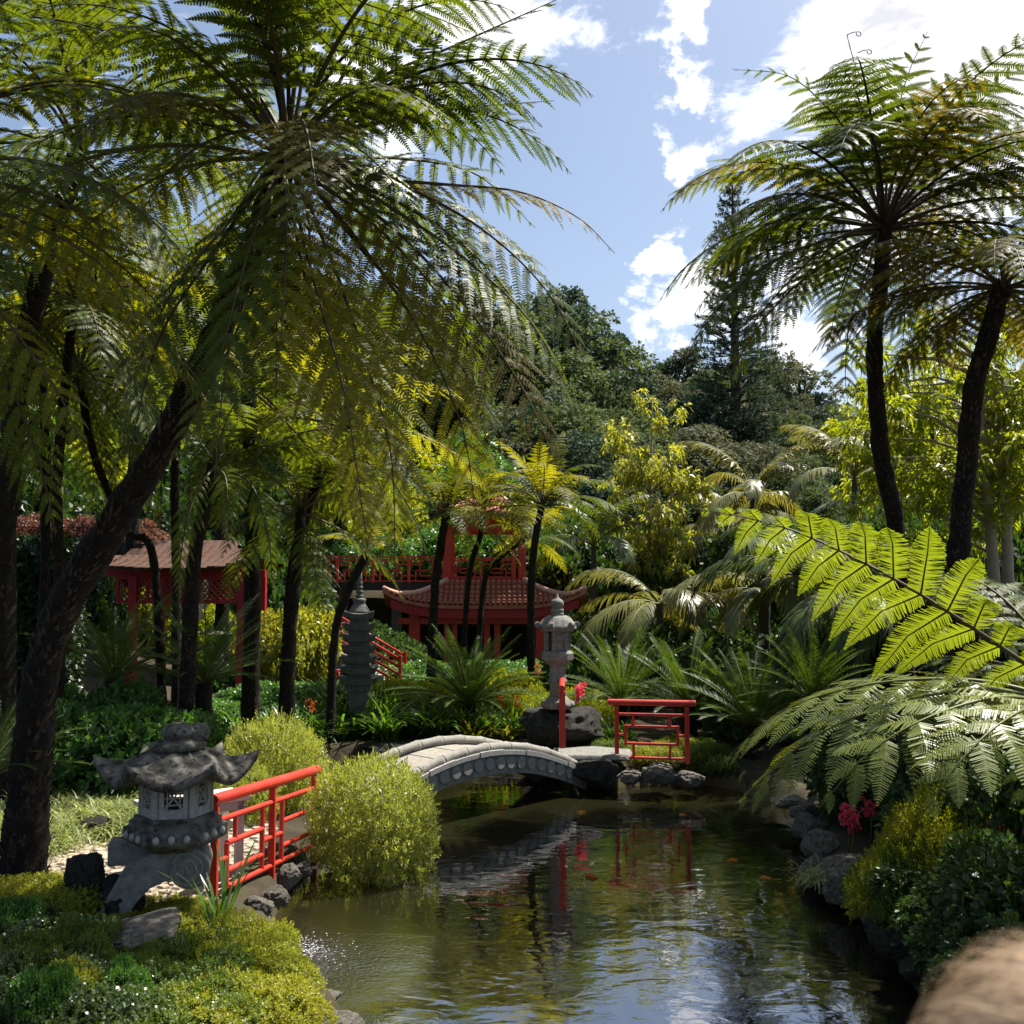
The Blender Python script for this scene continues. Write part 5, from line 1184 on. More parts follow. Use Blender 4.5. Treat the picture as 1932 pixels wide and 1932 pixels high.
heroes = [
 (hp(AX, (690, 160, D1 - .1), (860, 85, D1 - .2), (1075, -12, D1 - .3)), .62, FG, dict(up=(0, -.5, .8))),
 (hp(AX, (700, 235, D1), (860, 205, D1 + .1), (1045, 190, D1 + .2)), .55, FG, dict(up=(0, -.3, .9))),
 (hp((580, 300, D1), (700, 335, D1 - .1), (840, 348, D1 - .2), (980, 362, D1 - .3), (1090, 410, D1 - .3), (1160, 478, D1 - .3)), .50, FB, dict(up=(0, -.35, .9), droop=.4)),
 (hp((570, 290, D1), (720, 380, D1 - .3), (880, 490, D1 - .5), (1010, 620, D1 - .6), (1105, 810, D1 - .6)), .70, FG, dict(up=(.3, -.3, .8), droop=.55, fwd=.5)),
 (hp((550, 320, D1), (630, 500, D1 - .7), (690, 680, D1 - 1.0), (738, 860, D1 - 1.1), (745, 1075, D1 - 1.0)), .66, FY, dict(up=(0, -.9, .3), droop=.35, fwd=.75, bare=.3)),
 (hp((540, 320, D1), (570, 500, D1 - .6), (610, 660, D1 - .8), (640, 830, D1 - .8)), .62, FY, dict(up=(.1, -.9, .3), droop=.3, fwd=.75, bare=.3)),
 (hp((520, 320, D1), (490, 500, D1 - .8), (430, 660, D1 - 1.1), (320, 870, D1 - 1.1)), .66, FG, dict(up=(-.2, -.8, .4), droop=.35, fwd=.6)),
 (hp((525, 330, D1), (465, 520, D1 - .9), (425, 700, D1 - 1.2), (405, 900, D1 - 1.2)), .66, FG, dict(up=(-.1, -.9, .3), droop=.32, fwd=.65, bare=.2)),
 (hp((505, 330, D1), (400, 480, D1 - .7), (300, 640, D1 - 1.0), (240, 870, D1 - 1.0)), .66, FK, dict(up=(-.2, -.8, .4), droop=.35, fwd=.6)),
 (hp((530, 300, D1), (485, 420, D1 - 1.0), (445, 560, D1 - 1.5), (400, 740, D1 - 1.7)), .64, FG, dict(up=(-.1, -.7, .7), droop=.32, fwd=.5)),
 (hp((535, 300, D1), (540, 430, D1 - 1.0), (535, 570, D1 - 1.5), (520, 740, D1 - 1.6)), .64, FY, dict(up=(0, -.7, .7), droop=.32, fwd=.5)),
 (hp((520, 300, D1), (430, 420, D1 - .6), (320, 560, D1 - .8), (230, 760, D1 - .8)), .66, FG, dict(up=(-.3, -.6, .6), droop=.4)),
 (hp((545, 250, D1), (600, 240, D1 - .8), (690, 290, D1 - 1.4), (790, 400, D1 - 1.8)), .62, FS, dict(up=(.1, -.3, 1), droop=.3)),
 (hp((545, 250, D1), (540, 260, D1 - .8), (540, 330, D1 - 1.5), (560, 440, D1 - 1.9)), .62, FS, dict(up=(0, -.2, 1), droop=.3)),
 (hp((545, 255, D1), (440, 250, D1 - .6), (330, 310, D1 - 1.0), (250, 430, D1 - 1.2)), .62, FG, dict(up=(-.1, -.3, 1), droop=.35)),
 (hp((500, 250, D1), (470, 100, D1), (445, -60, D1 - .2), (400, -250, D1 - .4)), .62, FG, dict(up=(-.5, -.8, .1), bare=.42)),
 (hp((530, 240, D1), (530, 90, D1), (528, -80, D1 - .2), (530, -260, D1 - .4)), .62, FG, dict(up=(0, -1, .1), bare=.45)),
 (hp((555, 240, D1), (575, 120, D1), (600, -20, D1 - .1), (650, -200, D1 - .3)), .62, FG, dict(up=(.3, -.9, .1), bare=.42)),
 (hp((575, 245, D1), (620, 190, D1), (680, 90, D1 + .1), (760, 20, D1 + .2), (890, 60, D1 + .2)), .50, FB, dict(up=(.3, -.6, .6), bare=.4, droop=.5)),
 (hp((590, 260, D1), (680, 235, D1 + .2), (770, 130, D1 + .4), (900, 110, D1 + .6)), .55, FG, dict(up=(.3, -.4, .8), bare=.25)),
 (hp((590, 300, D1), (760, 300, D1 + .8), (900, 330, D1 + 1.3), (1010, 430, D1 + 1.6)), .6, FG, dict(droop=.4)),
 (hp((570, 320, D1), (690, 480, D1 + .5), (820, 620, D1 + .8), (960, 830, D1 + .9)), .66, FD, dict(up=(.3, -.5, .6), droop=.5)),
 (hp((570, 290, D1), (760, 350, D1 - .1), (920, 440, D1 + .1), (1040, 560, D1 + .3), (1110, 700, D1 + .4)), .72, FG, dict(up=(.2, -.7, .6), droop=.45, lw=.104)),
 (hp((560, 300, D1), (740, 430, D1 - .3), (880, 580, D1 - .4), (990, 740, D1 - .4), (1060, 900, D1 - .3)), .72, FB, dict(up=(.2, -.7, .6), droop=.42, lw=.104)),
 (hp((560, 310, D1), (680, 460, D1 - .2), (790, 620, D1 - .2), (870, 800, D1 - .1), (900, 980, D1)), .74, FY, dict(up=(.2, -.85, .4), droop=.35, fwd=.6, lw=.104)),
 (hp((545, 330, D1), (590, 520, D1 - .9), (650, 740, D1 - 1.3), (690, 1000, D1 - 1.4)), .72, FY, dict(up=(.1, -.95, .2), droop=.3, fwd=.7, lw=.104, bare=.25)),
 (hp((560, 330, D1), (650, 560, D1 + .3), (700, 760, D1 + .4), (820, 960, D1 + .4)), .66, FG, dict(up=(.3, -.7, .5), droop=.4, fwd=.6)),
]
tree_fern('big tree fern on a leaning dark trunk rising beside the stone path', tr_path, [.21, .175, .150, .140, .135, .130, .120, .115, .11], 36, 1.16, mixed, 4, heroes=heroes, ns=28, wts=[1.5, 3, 6, 8, 8, 6, 2, .4, 0])
gsm = 'slender tree ferns in the shade on the left'
def tf(label, base, pts, r, nf, sc, mats, seed, group=None, elev=(0, 8), heroes=(), **k):
    p0 = hit(*base) if len(base) == 2 else onto(at(*base).x, base[2])
    tree_fern(label, [p0 + Vector((0, 0, -.15))] + hp(*pts), [r * 1.15, r, r * .9], nf, sc, mats, seed, group, elev, heroes, **k)
tf('slender upright tree fern in front of the clipped ivy hedge', (82, 1265, 13.6), [(84, 1100, 13.6), (86, 850, 13.6), (70, 600, 13.5)], 0.062, 20, .95, [FG, FD], 21)
tf('tree fern with knobbly trunk, close beside the slender one by the ivy hedge', (116, 1270, 13.2), [(112, 1100, 13.2), (108, 900, 13.2), (140, 560, 13)], 0.066, 20, .95, [FG, FY, FG], 22)
tf('crooked tree fern whose thin trunk bends away from the ivy hedge', (318, 1240, 15), [(290, 1060, 15), (240, 1000, 14.8), (175, 850, 14.4), (150, 700, 14)], 0.060, 20, .95, [FG, FG, FY], 23)
tf('tree fern standing just in front of the gazebo lattice', (335, 1240, 17.5), [(333, 1100, 17.5), (330, 900, 17.5), (345, 690, 17.3)], 0.074, 20, 1.0, [FG, FD], 24)
tf('thick trunked tree fern at the right hand post of the gazebo', (474, 1268, 16.2), [(476, 1100, 16.2), (474, 900, 16.2), (468, 720, 16)], 0.125, 22, 1.05, [FG, FG, FY], 25)
tf('tree fern leaning toward the stone pagoda from behind the variegated bush', (530, 1282, 15.6), [(545, 1130, 15.6), (575, 980, 15.5), (612, 880, 15.4), (650, 800, 15.2)], 0.070, 20, .95, [FG, FY], 26)
tf('thin tree fern with scaly trunk beside the yellow shrub', (545, 1330, 15.0), [(546, 1240, 15), (556, 1120, 15), (568, 960, 15.1)], .085, 17, .75, [FG, FL], 27)
tf('small tree fern leaning right in front of the stairs, crown over the pagoda', (622, 1300, 18), [(632, 1200, 18), (655, 1120, 18), (692, 1045, 18)], .075, 9, .42, [FY, FG], 28, elev=(0, 4))
tf('tree fern with pale trunk in front of the left end of the pavilion roof', (812, 1205, 21), [(820, 1120, 21), (832, 1030, 21), (842, 965, 21)], .09, 24, .78, [FY, FG, FG], 31, elev=(0, 7))
tf('thin leaning tree fern before the middle of the pavilion roof', (868, 1190, 22), [(885, 1090, 22), (905, 1015, 22), (912, 965, 22)], .06, 20, .70, [FY, FG], 32, elev=(0, 6))
tf('bent tree fern with hanging golden frond before the pavilion roof', (898, 1190, 22.5), [(912, 1110, 22.5), (940, 1055, 22.5), (1000, 1010, 22)], .06, 16, .5, [FY, FY, FG], 33, elev=(0, 7))
tf('tree fern with dark trunk before the right end of the pavilion roof', (1003, 1215, 20.5), [(1002, 1130, 20.5), (1008, 1030, 20.5), (1022, 955, 20.5)], .075, 22, .68, [FY, FY, FG], 34, elev=(0, 6))
# off to the left: crown whose fronds reach in from outside the picture
tf('tree fern outside the lantern garden whose long fronds hang over the path', (-420, 1700, 7.4), [(-330, 1200, 7.4), (-250, 700, 7.5), (-190, 330, 7.6)], .15, 18, 1.1, [FG, FD, FY], 41,
   heroes=[(hp((-180, 330, 7.6), (0, 345, 7.5), (150, 400, 7.3), (280, 500, 7.2)), .6, FG, dict(up=(0, -.4, .9), droop=.5)),
           (hp((-180, 340, 7.6), (10, 405, 7.3), (150, 470, 7.1), (240, 560, 7.0), (280, 700, 7)), .55, FY, dict(up=(0, -.4, .9), droop=.5)),
           (hp((-180, 360, 7.6), (-60, 520, 7.3), (40, 640, 7.2), (120, 760, 7.2), (165, 870, 7.2)), .5, FY, dict(up=(.3, -.6, .7), droop=.5)),
           (hp((-180, 330, 7.6), (-40, 200, 7.6), (150, 160, 7.6), (330, 210, 7.6)), .62, FD, dict(up=(0, -.3, .9), droop=.4)),
           (hp((-180, 330, 7.6), (-100, 100, 7.6), (60, -20, 7.6), (260, -10, 7.6)), .62, FG, dict(up=(0, -.4, .9), droop=.4)),
           (hp((-180, 330, 7.6), (-60, 60, 8), (120, 40, 8.2), (340, 110, 8.4)), .62, FD, dict(up=(0, -.3, .9), droop=.4))])
tf('tree fern with tall crown behind the leaning one, above the ivy hedge', (20, 1290, 12.2), [(10, 1000, 12.2), (60, 600, 12), (150, 280, 11.8)], .13, 24, 1.15, [FG, FD], 42)
tf('tree fern deep in the grove behind the gazebo roof', (420, 1200, 24), [(418, 1000, 24), (400, 760, 24), (380, 560, 24)], .15, 22, 1.2, [FY, FG], 43)
tf('pale crowned tree fern in the grove left of the walkway', (250, 1150, 25), [(250, 1000, 25), (255, 800, 25), (250, 640, 25)], .15, 22, 1.2, [FL, FY], 44)
tf('tall tree fern in the grove behind the raised walkway', (640, 1120, 33), [(640, 1000, 33), (650, 850, 33), (660, 720, 33)], .17, 22, 1.3, [FY, FG], 45)
# the hanging green fronds between the trunks
tf('low crowned tree fern with broad hanging fronds before the gazebo', (352, 1265, 13.8), [(362, 1100, 13.8), (385, 960, 13.8), (405, 875, 13.8)], .10, 8, .7, [FG], 46, elev=(0, 5),
   heroes=[(hp((405, 880, 13.8), (370, 930, 13.3), (345, 1020, 13.1), (335, 1140, 13.1)), .34, FL, dict(up=(0, -1, .2), sp=.10, droop=.3, fwd=.7, bare=.1)),
           (hp((405, 880, 13.8), (425, 900, 13.2), (430, 960, 12.9), (430, 1025, 12.9)), .40, FL, dict(up=(0, -1, .3), sp=.10, droop=.3, fwd=.6, bare=.1)),
           (hp((405, 880, 13.8), (470, 910, 13.2), (505, 1000, 13.0), (515, 1115, 13)), .36, FL, dict(up=(0, -1, .3), sp=.10, droop=.3, fwd=.7, bare=.1))])
# right-hand pair
tf('tall tree fern with straight black trunk on the right bank, umbrella crown', (1708, 1300, 14.6), [(1702, 1150, 14.5), (1690, 990, 14.4), (1662, 850, 14.2), (1650, 660, 14), (1662, 520, 14), (1668, 425, 14)], .115, 54, 1.30, [FK, FK, FK, FG, FB], 51, ns=18, wts=[.3, 3, 8, 11, 12, 8, 2.5, .2, 0], skip=lambda az, i: 225 < az < 320 and i >= 4,
   heroes=[(hp((1668, 425, 14), (1580, 450, 13.6), (1480, 540, 13.3), (1400, 640, 13.2), (1345, 745, 13.2)), .5, FB, dict(up=(-.2, -.4, .8), droop=.5, bare=.3)),
           (hp((1660, 430, 14), (1640, 500, 13.7), (1605, 600, 13.6), (1595, 700, 13.6), (1600, 770, 13.6)), .52, FY, dict(up=(0, -1, .1), droop=.3, bare=.3, sp=.17, lw=.09)),
           (hp((1668, 420, 14), (1560, 390, 13.7), (1420, 440, 13.4), (1290, 545, 13.3)), .55, FD, dict(droop=.45)),
           (hp((1668, 420, 14), (1560, 330, 13.8), (1430, 320, 13.6), (1300, 350, 13.6)), .55, FG, dict(droop=.4)),
           (hp((1668, 420, 14), (1600, 260, 13.9), (1500, 150, 13.8), (1380, 130, 13.8)), .52, FG, dict(droop=.3)),
           (hp((1668, 420, 14), (1680, 280, 13.8), (1710, 150, 13.7), (1750, 60, 13.6)), .55, FG, dict(up=(0, -1, .3), bare=.35)),
           (hp((1668, 420, 14), (1760, 300, 13.8), (1850, 190, 13.6), (1950, 110, 13.5)), .52, FG, dict(up=(.3, -.8, .5), bare=.3))])
# young curled shoot of that crown
fh = thing('fern_fiddlehead', 'thin unrolling fern shoot with curled side shoots above the umbrella crown', 'fern shoot', at(1645, 260, 14))
o_ = fh.location.copy()
stem_ = [at(1660, 420, 14) - o_, at(1640, 190, 14) - o_, at(1615, 130, 14) - o_, at(1598, 66, 14) - o_]
B().tube([Vector(p) for p in spline(stem_, 14)], list(np.linspace(.016, .006, 14)), 6).build('stem', 'rachis_dark', fh, smooth=True)
for (u, v, s) in ((1598, 66, 1), (1618, 100, 1), (1622, 132, -1), (1632, 160, 1), (1638, 192, -1)):
    c = at(u, v, 14) - o_; pts = [c + Vector((s * .16 * f, 0, .10 * f - .05 * f * f)) for f in (0, .5, 1.0)]; e_ = pts[-1]
    pts += [e_ + Vector((s * .045 * math.sin(a), 0, .045 * (math.cos(a) - 1))) * (1 - a / 12) for a in (.7, 1.4, 2.1, 2.8, 3.5, 4.2, 5)]
    B().tube(pts, .007, 5).build('curled_shoot', 'rachis_dark', fh, smooth=True)
tf('tree fern with kinked black trunk and browned crown on the right', (1806, 1290, 13), [(1806, 1150, 13), (1812, 1000, 13), (1826, 850, 13), (1838, 730, 12.9), (1866, 630, 12.8), (1892, 535, 12.7)], .13, 26, 1.0, [FB, FB, FG], 52, ns=18, wts=[0, 0, 1, 4, 7, 8, 5, 1, 0])
# near fern at the right: one bright frond across the view, broad glossy ones arching over the water
cr_ = (2030, 1330, 8.3)
near_h = [
 (hp((2030, 1320, 8.3), (1880, 1215, 8.1), (1700, 1100, 8.1), (1520, 1010, 8.3), (1400, 975, 8.5), (1310, 960, 8.7)), .92, FL, dict(up=(-.05, .60, .80), lift=.22, sp=.225, lw=.18, npl=72, droop=.55, fwd=.36, bare=.12, r0=.024, wide=.97)),
 (hp((2030, 1325, 8.3), (1900, 1255, 9.0), (1760, 1240, 9.6), (1640, 1262, 10.2)), .55, FG, dict(sp=.22, lw=.15, npl=30, droop=.3)),
 (hp((2030, 1330, 8.3), (1850, 1285, 8.5), (1650, 1290, 8.8), (1480, 1340, 9.2), (1360, 1440, 9.6)), .80, FS, dict(up=(0, -.25, 1), sp=.26, lw=.19, npl=30, wide=.8, droop=.32, fwd=.5)),
 (hp((2030, 1335, 8.3), (1860, 1300, 7.9), (1680, 1330, 7.8), (1520, 1400, 7.9), (1385, 1520, 8.2)), .82, FS, dict(up=(0, -.35, 1), sp=.26, lw=.19, npl=30, wide=.8, droop=.34, fwd=.5)),
 (hp((2030, 1340, 8.3), (1900, 1315, 7.5), (1760, 1350, 7.2), (1640, 1420, 7.1), (1545, 1525, 7.2)), .80, FS, dict(up=(.1, -.35, 1), sp=.26, lw=.19, npl=30, wide=.8, droop=.34, fwd=.5)),
 (hp((2030, 1340, 8.3), (1960, 1330, 7.3), (1880, 1370, 6.8), (1800, 1450, 6.6), (1740, 1540, 6.6)), .74, FS, dict(up=(.1, -.35, 1), sp=.26, lw=.19, npl=30, wide=.8, droop=.34, fwd=.5)),
 (hp((2030, 1330, 8.3), (1900, 1270, 9.4), (1760, 1280, 10.2), (1560, 1340, 11), (1420, 1420, 11.4)), .75, FS, dict(sp=.26, lw=.19, npl=30, wide=.8, droop=.3)),
 (hp((2030, 1345, 8.3), (2010, 1360, 7.4), (1960, 1420, 6.8), (1920, 1520, 6.6)), .7, FS, dict(sp=.26, lw=.19, npl=30, wide=.8, droop=.34)),
]
p0 = at(*cr_); q0 = onto(p0.x + .1, p0.y)
tree_fern('short tree fern at the right bank with broad glossy fronds arching over the water', [q0 + Vector((0, 0, -.1)), (q0 + p0) / 2, p0], [.16, .14, .13], 9, .9, [FG, FS], 53, heroes=near_h, skip=lambda az, i: 110 < az < 265)

# ------------------------------------------------------------------ palms, cycads
def palm(label, u, v_base, d, v_top, nf, sc, seed, mats=('palm', 'rachis_green'), group=None, tr=.08, elev=None, lean=0):
    p = at(u, v_base, d); g = onto(p.x, p.y); top = at(u + lean, v_top, d)
    rosette('palm', label, 'palm', g, [(0, 0, (top.z - g.z) / 2), (top.x - g.x, 0, top.z - g.z)], nf, 'palm', sc, seed, group, mats, elev, tr=tr)
PP_ = ('palm_pale', 'rachis_green')
palm('palm with smooth green trunk beside the red spotted dry flowers', 1442, 1260, 19.5, 1112, 12, 1.05, 61, PP_, tr=.12, elev=[1, 2, 2, 3, 3])
palm('low palm with arching fronds right of the pavilion', 1245, 1250, 21, 1140, 13, 1.1, 62, PP_, elev=[1, 2, 2, 3])
palm('palm in the shade between the two black fern trunks', 1612, 1290, 17, 1120, 14, 1.1, 63, ('palm', 'rachis_green'), tr=.11, elev=[1, 2, 3, 3])
palm('dark trunked palm beside the smooth green one', 1505, 1270, 19, 1085, 14, 1.1, 64, ('palm', 'rachis_dark'), tr=.11, elev=[0, 1, 2, 3])
palm('palm with upright fronds behind the bright fern', 1370, 1200, 33, 1010, 12, 1.25, 65, PP_, elev=[0, 1, 2])
palm('tall palm in front of the dark wooded slope', 1420, 1150, 30, 935, 13, 1.3, 66, PP_, elev=[0, 1, 2, 3])
palm('tall palm with bright young spear behind the straight fern trunk', 1612, 1150, 28, 905, 14, 1.4, 67, PP_, elev=[0, 0, 1, 2])
palm('palm at the far side of the yellow sapling', 1120, 1180, 29, 1030, 12, 1.1, 68, ('palm', 'rachis_green'), elev=[0, 1, 2])
palm('palm behind the kinked fern trunk', 1760, 1290, 16.5, 1170, 13, .95, 69, ('palm', 'rachis_green'), elev=[1, 2, 3])
palm('fan of pale palm fronds deep in the right hand shade', 1840, 1280, 18, 1150, 12, 1.0, 70, PP_, elev=[1, 2, 3])
palm('palm half hidden under the bright fern frond', 1530, 1230, 23, 1050, 13, 1.2, 72, ('palm', 'rachis_green'), elev=[1, 2, 2, 3])
def cycad(label, u, v, d, nf, sc, seed, group=None, z=None):
    p = at(u, v, d); g = onto(p.x, p.y)
    rosette('cycad', label, 'cycad', g, [(0, 0, .10), (0, 0, max(.2, p.z - g.z))], nf, 'cycad', sc, seed, group, ('cycad', 'rachis_green'), None, 'fern_bark', tr=.13)
cycad('large cycad with stiff dark green fronds between the pagoda and the tall lantern', 885, 1330, 18.9, 64, 1.3, 81)
cycad('cycad with stiff glossy fronds just behind the tall lantern', 1175, 1330, 18.2, 56, 1.2, 82)
cycad('cycad behind the red railing panel', 1300, 1335, 17.6, 56, 1.2, 83)
cycad('cycad between the railing panel and the arching fern', 1420, 1370, 16.2, 56, 1.25, 84)
cycad('broad shaded cycad below the thick trunked fern', 385, 1290, 14.6, 44, 1.2, 85)
cycad('shaded cycad beside the ivy hedge', 215, 1285, 14.6, 40, 1.15, 86)
cycad('cycad in sun under the palms on the right', 1530, 1320, 15.4, 38, 1.0, 87)
cycad('pale cycad at the foot of the big leaning trunk', -30, 1470, 9.3, 30, .8, 88)

# ------------------------------------------------------------------ strap-leaved plants and grasses
SB = {}
def clump(kind, p, sc, label, group, seed=0, name='strap_plant', cat='plant', rz=None):
    key = (kind, seed % 3)
    if key not in SB:
        rs_ = np.random.RandomState(200 + seed % 3 * 7 + len(kind))
        if kind == 'strap': V, F = blades_arrays(46, .75, .040, rs_, .07, (.5, 1.1)); mt = 'strap'
        elif kind == 'strapy': V, F = blades_arrays(34, .60, .045, rs_, .06, (.5, 1.0)); mt = 'strap_yellow'
        elif kind == 'grass': V, F = blades_arrays(420, .34, .012, rs_, .16, (.6, 1.8), 5); mt = 'pale_grass'
        elif kind == 'reed': V, F = blades_arrays(16, .85, .030, rs_, .03, (.15, .5)); mt = 'strap'
        SB[key] = npmesh('leaves', V, F, [mt])
    o = link(name, SB[key], None, p, rnd.uniform(0, 6.28) if rz is None else rz, sc); return tag(o, label, cat, group)
rr_ = np.random.RandomState(12)
def scatter(kind, us, vs, d, n, sc, label, group, dz=0.0, **k):
    for i in range(n):
        u = rr_.uniform(*us); dd = rr_.uniform(*d); p = at(u, 1300, dd); g = onto(p.x, p.y, dz)
        if pond_sd(np.array([g.x]), np.array([g.y]))[0] < .12: continue
        clump(kind, g, sc * rr_.uniform(.8, 1.2), label, group, i, **k)
scatter('strap', (590, 860), None, (18.3, 21.0), 64, 1.05, 'green strap leaved plant growing round the stone pagoda', 'strap plants round the pagoda')
scatter('strapy', (770, 960), None, (17.9, 18.9), 16, .85, 'yellowish strap leaved plant on the bank behind the bridge', 'yellowish strap plants behind the bridge')
scatter('strap', (840, 1000), None, (18.3, 19.6), 18, .9, 'green strap leaved plant under the large cycad', 'strap plants under the large cycad')
scatter('strap', (430, 640), None, (14.4, 18.5), 50, .95, 'green strap leaved plant under the fern trunks', 'strap plants under the fern trunks')
scatter('strap', (1080, 1180), None, (16.8, 17.8), 8, .7, 'green strap leaved plant beside the lantern boulder', 'strap plants beside the lantern boulder')
scatter('grass', (85, 285), None, (10.9, 12.6), 34, 1.0, 'pale tufted grass mound bordering the stone path', 'pale grass mounds by the path', name='grass_tuft', cat='grass')
scatter('grass', (-60, 100), None, (9.6, 12.0), 12, 1.0, 'pale tufted grass mound behind the big leaning trunk', 'pale grass behind the big trunk', name='grass_tuft', cat='grass')
clump('reed', hit(415, 1790), .9, 'bright green upright blades standing in the ground cover', None, 1)
clump('reed', hit(345, 1420), 1.1, 'long grassy blades rising from the shaded shrubs', None, 2)
clump('reed', hit(575, 1660), .4, 'small grassy tuft hanging over the pond rocks', None, 0)
clump('grass', gr(1560, 1665, .15), .8, 'thin grass hanging over the right hand boulders', None, 1, name='grass_tuft', cat='grass')

# ------------------------------------------------------------------ shrubs and ground cover
pB = at(704, 1600, 11.0); pB.z = .02
shrub('fine', 0, pB, .68, .68, 1.02, 'round variegated yellow green bush overhanging the water', cat='bush', name='round_bush')
shrub('fine', 1, onto(at(520, 1440, 12.7).x, 12.7), .64, .62, .95, 'variegated pale bush behind the long red railing', cat='bush', name='round_bush')
shrub('fine', 2, onto(at(455, 1500, 12.0).x, 12.0), .45, .45, .6, 'smaller variegated bush behind the lantern roof', cat='bush', name='round_bush')
for i, (u, d, s, z) in enumerate([(150, 13.2, .9, 1.0), (240, 12.9, .95, 1.1), (330, 13.2, .85, .95), (60, 13.6, .9, .9), (205, 14.1, .9, 1.15)]):
    shrub('green', i % 2, onto(at(u, 1400, d).x, d), s, s, z, 'dense bright green shrub behind the near stone lantern', 'green shrubs behind the near lantern')
for i, (u, v, kind, s, z) in enumerate([(40, 1745, 'gold', .55, .50), (110, 1740, 'gold', .45, .45), (285, 1745, 'gold', .40, .30), (345, 1745, 'gold', .36, .26), (440, 1835, 'gold', .40, .50), (470, 1890, 'gold', .42, .42), (520, 1945, 'gold', .34, .34), (430, 1960, 'gold', .50, .42), (470, 1825, 'gold', .30, .45), (200, 1875, 'gold', .28, .35)]):
    p = hit(u, min(v, 1990), 3); shrub(kind, i % 2, p + Vector((0, 0, -.05)), s, s, z, 'golden green feathery ground cover near the water spout', 'golden ground cover mounds', 'ground_cover', 'ground cover')
for i, (u, v, kind, s, z) in enumerate([(40, 1850, 'creeper', .55, .5), (120, 1830, 'creeper', .50, .5), (60, 1950, 'creeper', .60, .6), (170, 1950, 'creeper', .55, .5), (-40, 1790, 'creeper', .50, .5), (260, 1980, 'creeper', .50, .45), (190, 1800, 'creeper', .34, .35)]):
    p = hit(u, min(v, 1995), 3); shrub(kind, i % 2, p + Vector((0, 0, -.05)), s, s, z, 'small leaved dark green creeper mound at the foot of the leaning trunk', 'creeper mounds', 'ground_cover', 'ground cover')
for i, (u, v, s, z) in enumerate([(350, 1880, .40, .42), (330, 1930, .38, .4), (395, 1840, .32, .4), (300, 1900, .32, .36), (360, 1985, .45, .4)]):
    p = hit(u, min(v, 1995), 3); shrub('moss', i % 2, p + Vector((0, 0, -.05)), s, s, z, 'leafy green ground cover round the flat rock slab', 'green ground cover round the slab', 'ground_cover', 'ground cover')
for i, (u, v, s, z) in enumerate([(1240, 1440, .42, .40), (1330, 1440, .38, .5), (1200, 1430, .4, .35), (1150, 1425, .36, .4), (1290, 1420, .45, .4), (1350, 1465, .35, .5)]):
    p = hit(u, v); shrub('moss' if i % 2 else 'gold', i % 2, p + Vector((0, 0, -.04)), s, s, z, 'low feathery ground cover around the red railing panel', 'ground cover round the railing panel', 'ground_cover', 'ground cover')
for i, (u, v, k, s, z) in enumerate([(90, 1890, 'gold', .20, .42), (150, 1870, 'moss', .26, .55), (30, 1900, 'moss', .24, .5), (120, 1950, 'gold', .22, .45), (230, 1930, 'green', .16, .30), (20, 1800, 'green', .18, .34), (80, 1985, 'green', .2, .4), (250, 1880, 'moss', .2, .4)]):
    p = hit(u, min(v, 1995), 3); shrub(k, i % 2, p + Vector((0, 0, .02)), s, s, z, 'small leafy tuft growing up through the dark creeper', 'leafy tufts in the creeper', 'ground_cover', 'ground cover')
for i, (u, v) in enumerate([(70, 1850), (180, 1880), (140, 1990), (300, 1850), (480, 1870), (400, 1930)]): clump('reed', hit(u, min(v, 1995), 3), .30 + .05 * (i % 3), 'small grassy tuft poking out of the ground cover', 'grassy tufts in the ground cover', i)
# right bank
for i, (u, v, d, s, z) in enumerate([(1690, 1700, 8.9, .34, .62), (1795, 1690, 8.6, .40, .95), (1730, 1700, 9.2, .30, .8), (1850, 1720, 8.1, .28, .6), (1950, 1800, 7.2, .36, .7)]):
    p = at(u, v, d); p.z = hz(p.x, p.y) - .05; shrub('lime', i % 2, p, s, s, z, 'feathery yellow green shrub on the right bank under the glossy fern', 'yellow green shrubs on the right bank', 'feathery_shrub', 'shrub')
for i, (u, d, s, z) in enumerate([(1745, 8.75, .36, .9), (1850, 8.5, .40, 1.1), (1720, 8.4, .28, .5), (1800, 8.15, .30, .6), (1660, 9.3, .28, .5)]):
    x = at(u, 1500, d).x; shrub('moss', i % 2, onto(x, d, -.05), s, s, z, 'soft green shrub among the yellow green ones on the right bank', 'soft green shrubs on the right bank')
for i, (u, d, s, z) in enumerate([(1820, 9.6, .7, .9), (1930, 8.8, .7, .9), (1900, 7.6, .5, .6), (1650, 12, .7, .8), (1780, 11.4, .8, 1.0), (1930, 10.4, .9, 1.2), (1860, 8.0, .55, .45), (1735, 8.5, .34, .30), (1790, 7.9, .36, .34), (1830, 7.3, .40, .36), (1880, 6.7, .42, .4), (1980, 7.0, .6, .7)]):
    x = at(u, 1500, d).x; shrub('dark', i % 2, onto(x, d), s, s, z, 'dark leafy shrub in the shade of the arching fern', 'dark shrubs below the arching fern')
def flower(u, v, d, label, mat, sc=1.0, group=None, seed=0):
    p = at(u, v, d); g = hz(p.x, p.y); e = thing('flower', label, 'flower', (p.x, p.y, g), 0, group); rs_ = np.random.RandomState(seed + 5); h = max(.15, p.z - g)
    B().tube([(0, 0, -.05), (.02, 0, h * .6), (0, 0, h)], [.008, .007, .005], 6).build('stem', 'rachis_green', e, smooth=True)
    P = np.stack([rs_.normal(size=26) * .035, rs_.normal(size=26) * .035, h + rs_.uniform(-.10, .10, 26)], 1) * 1.0
    V, F = sprigs(P, nrm(rs_.normal(size=(26, 3))), 5, .02, .045 * sc, .026 * sc, rs_, .1, 1.2); link('petals', npmesh('petals', V, F, [mat]), e)
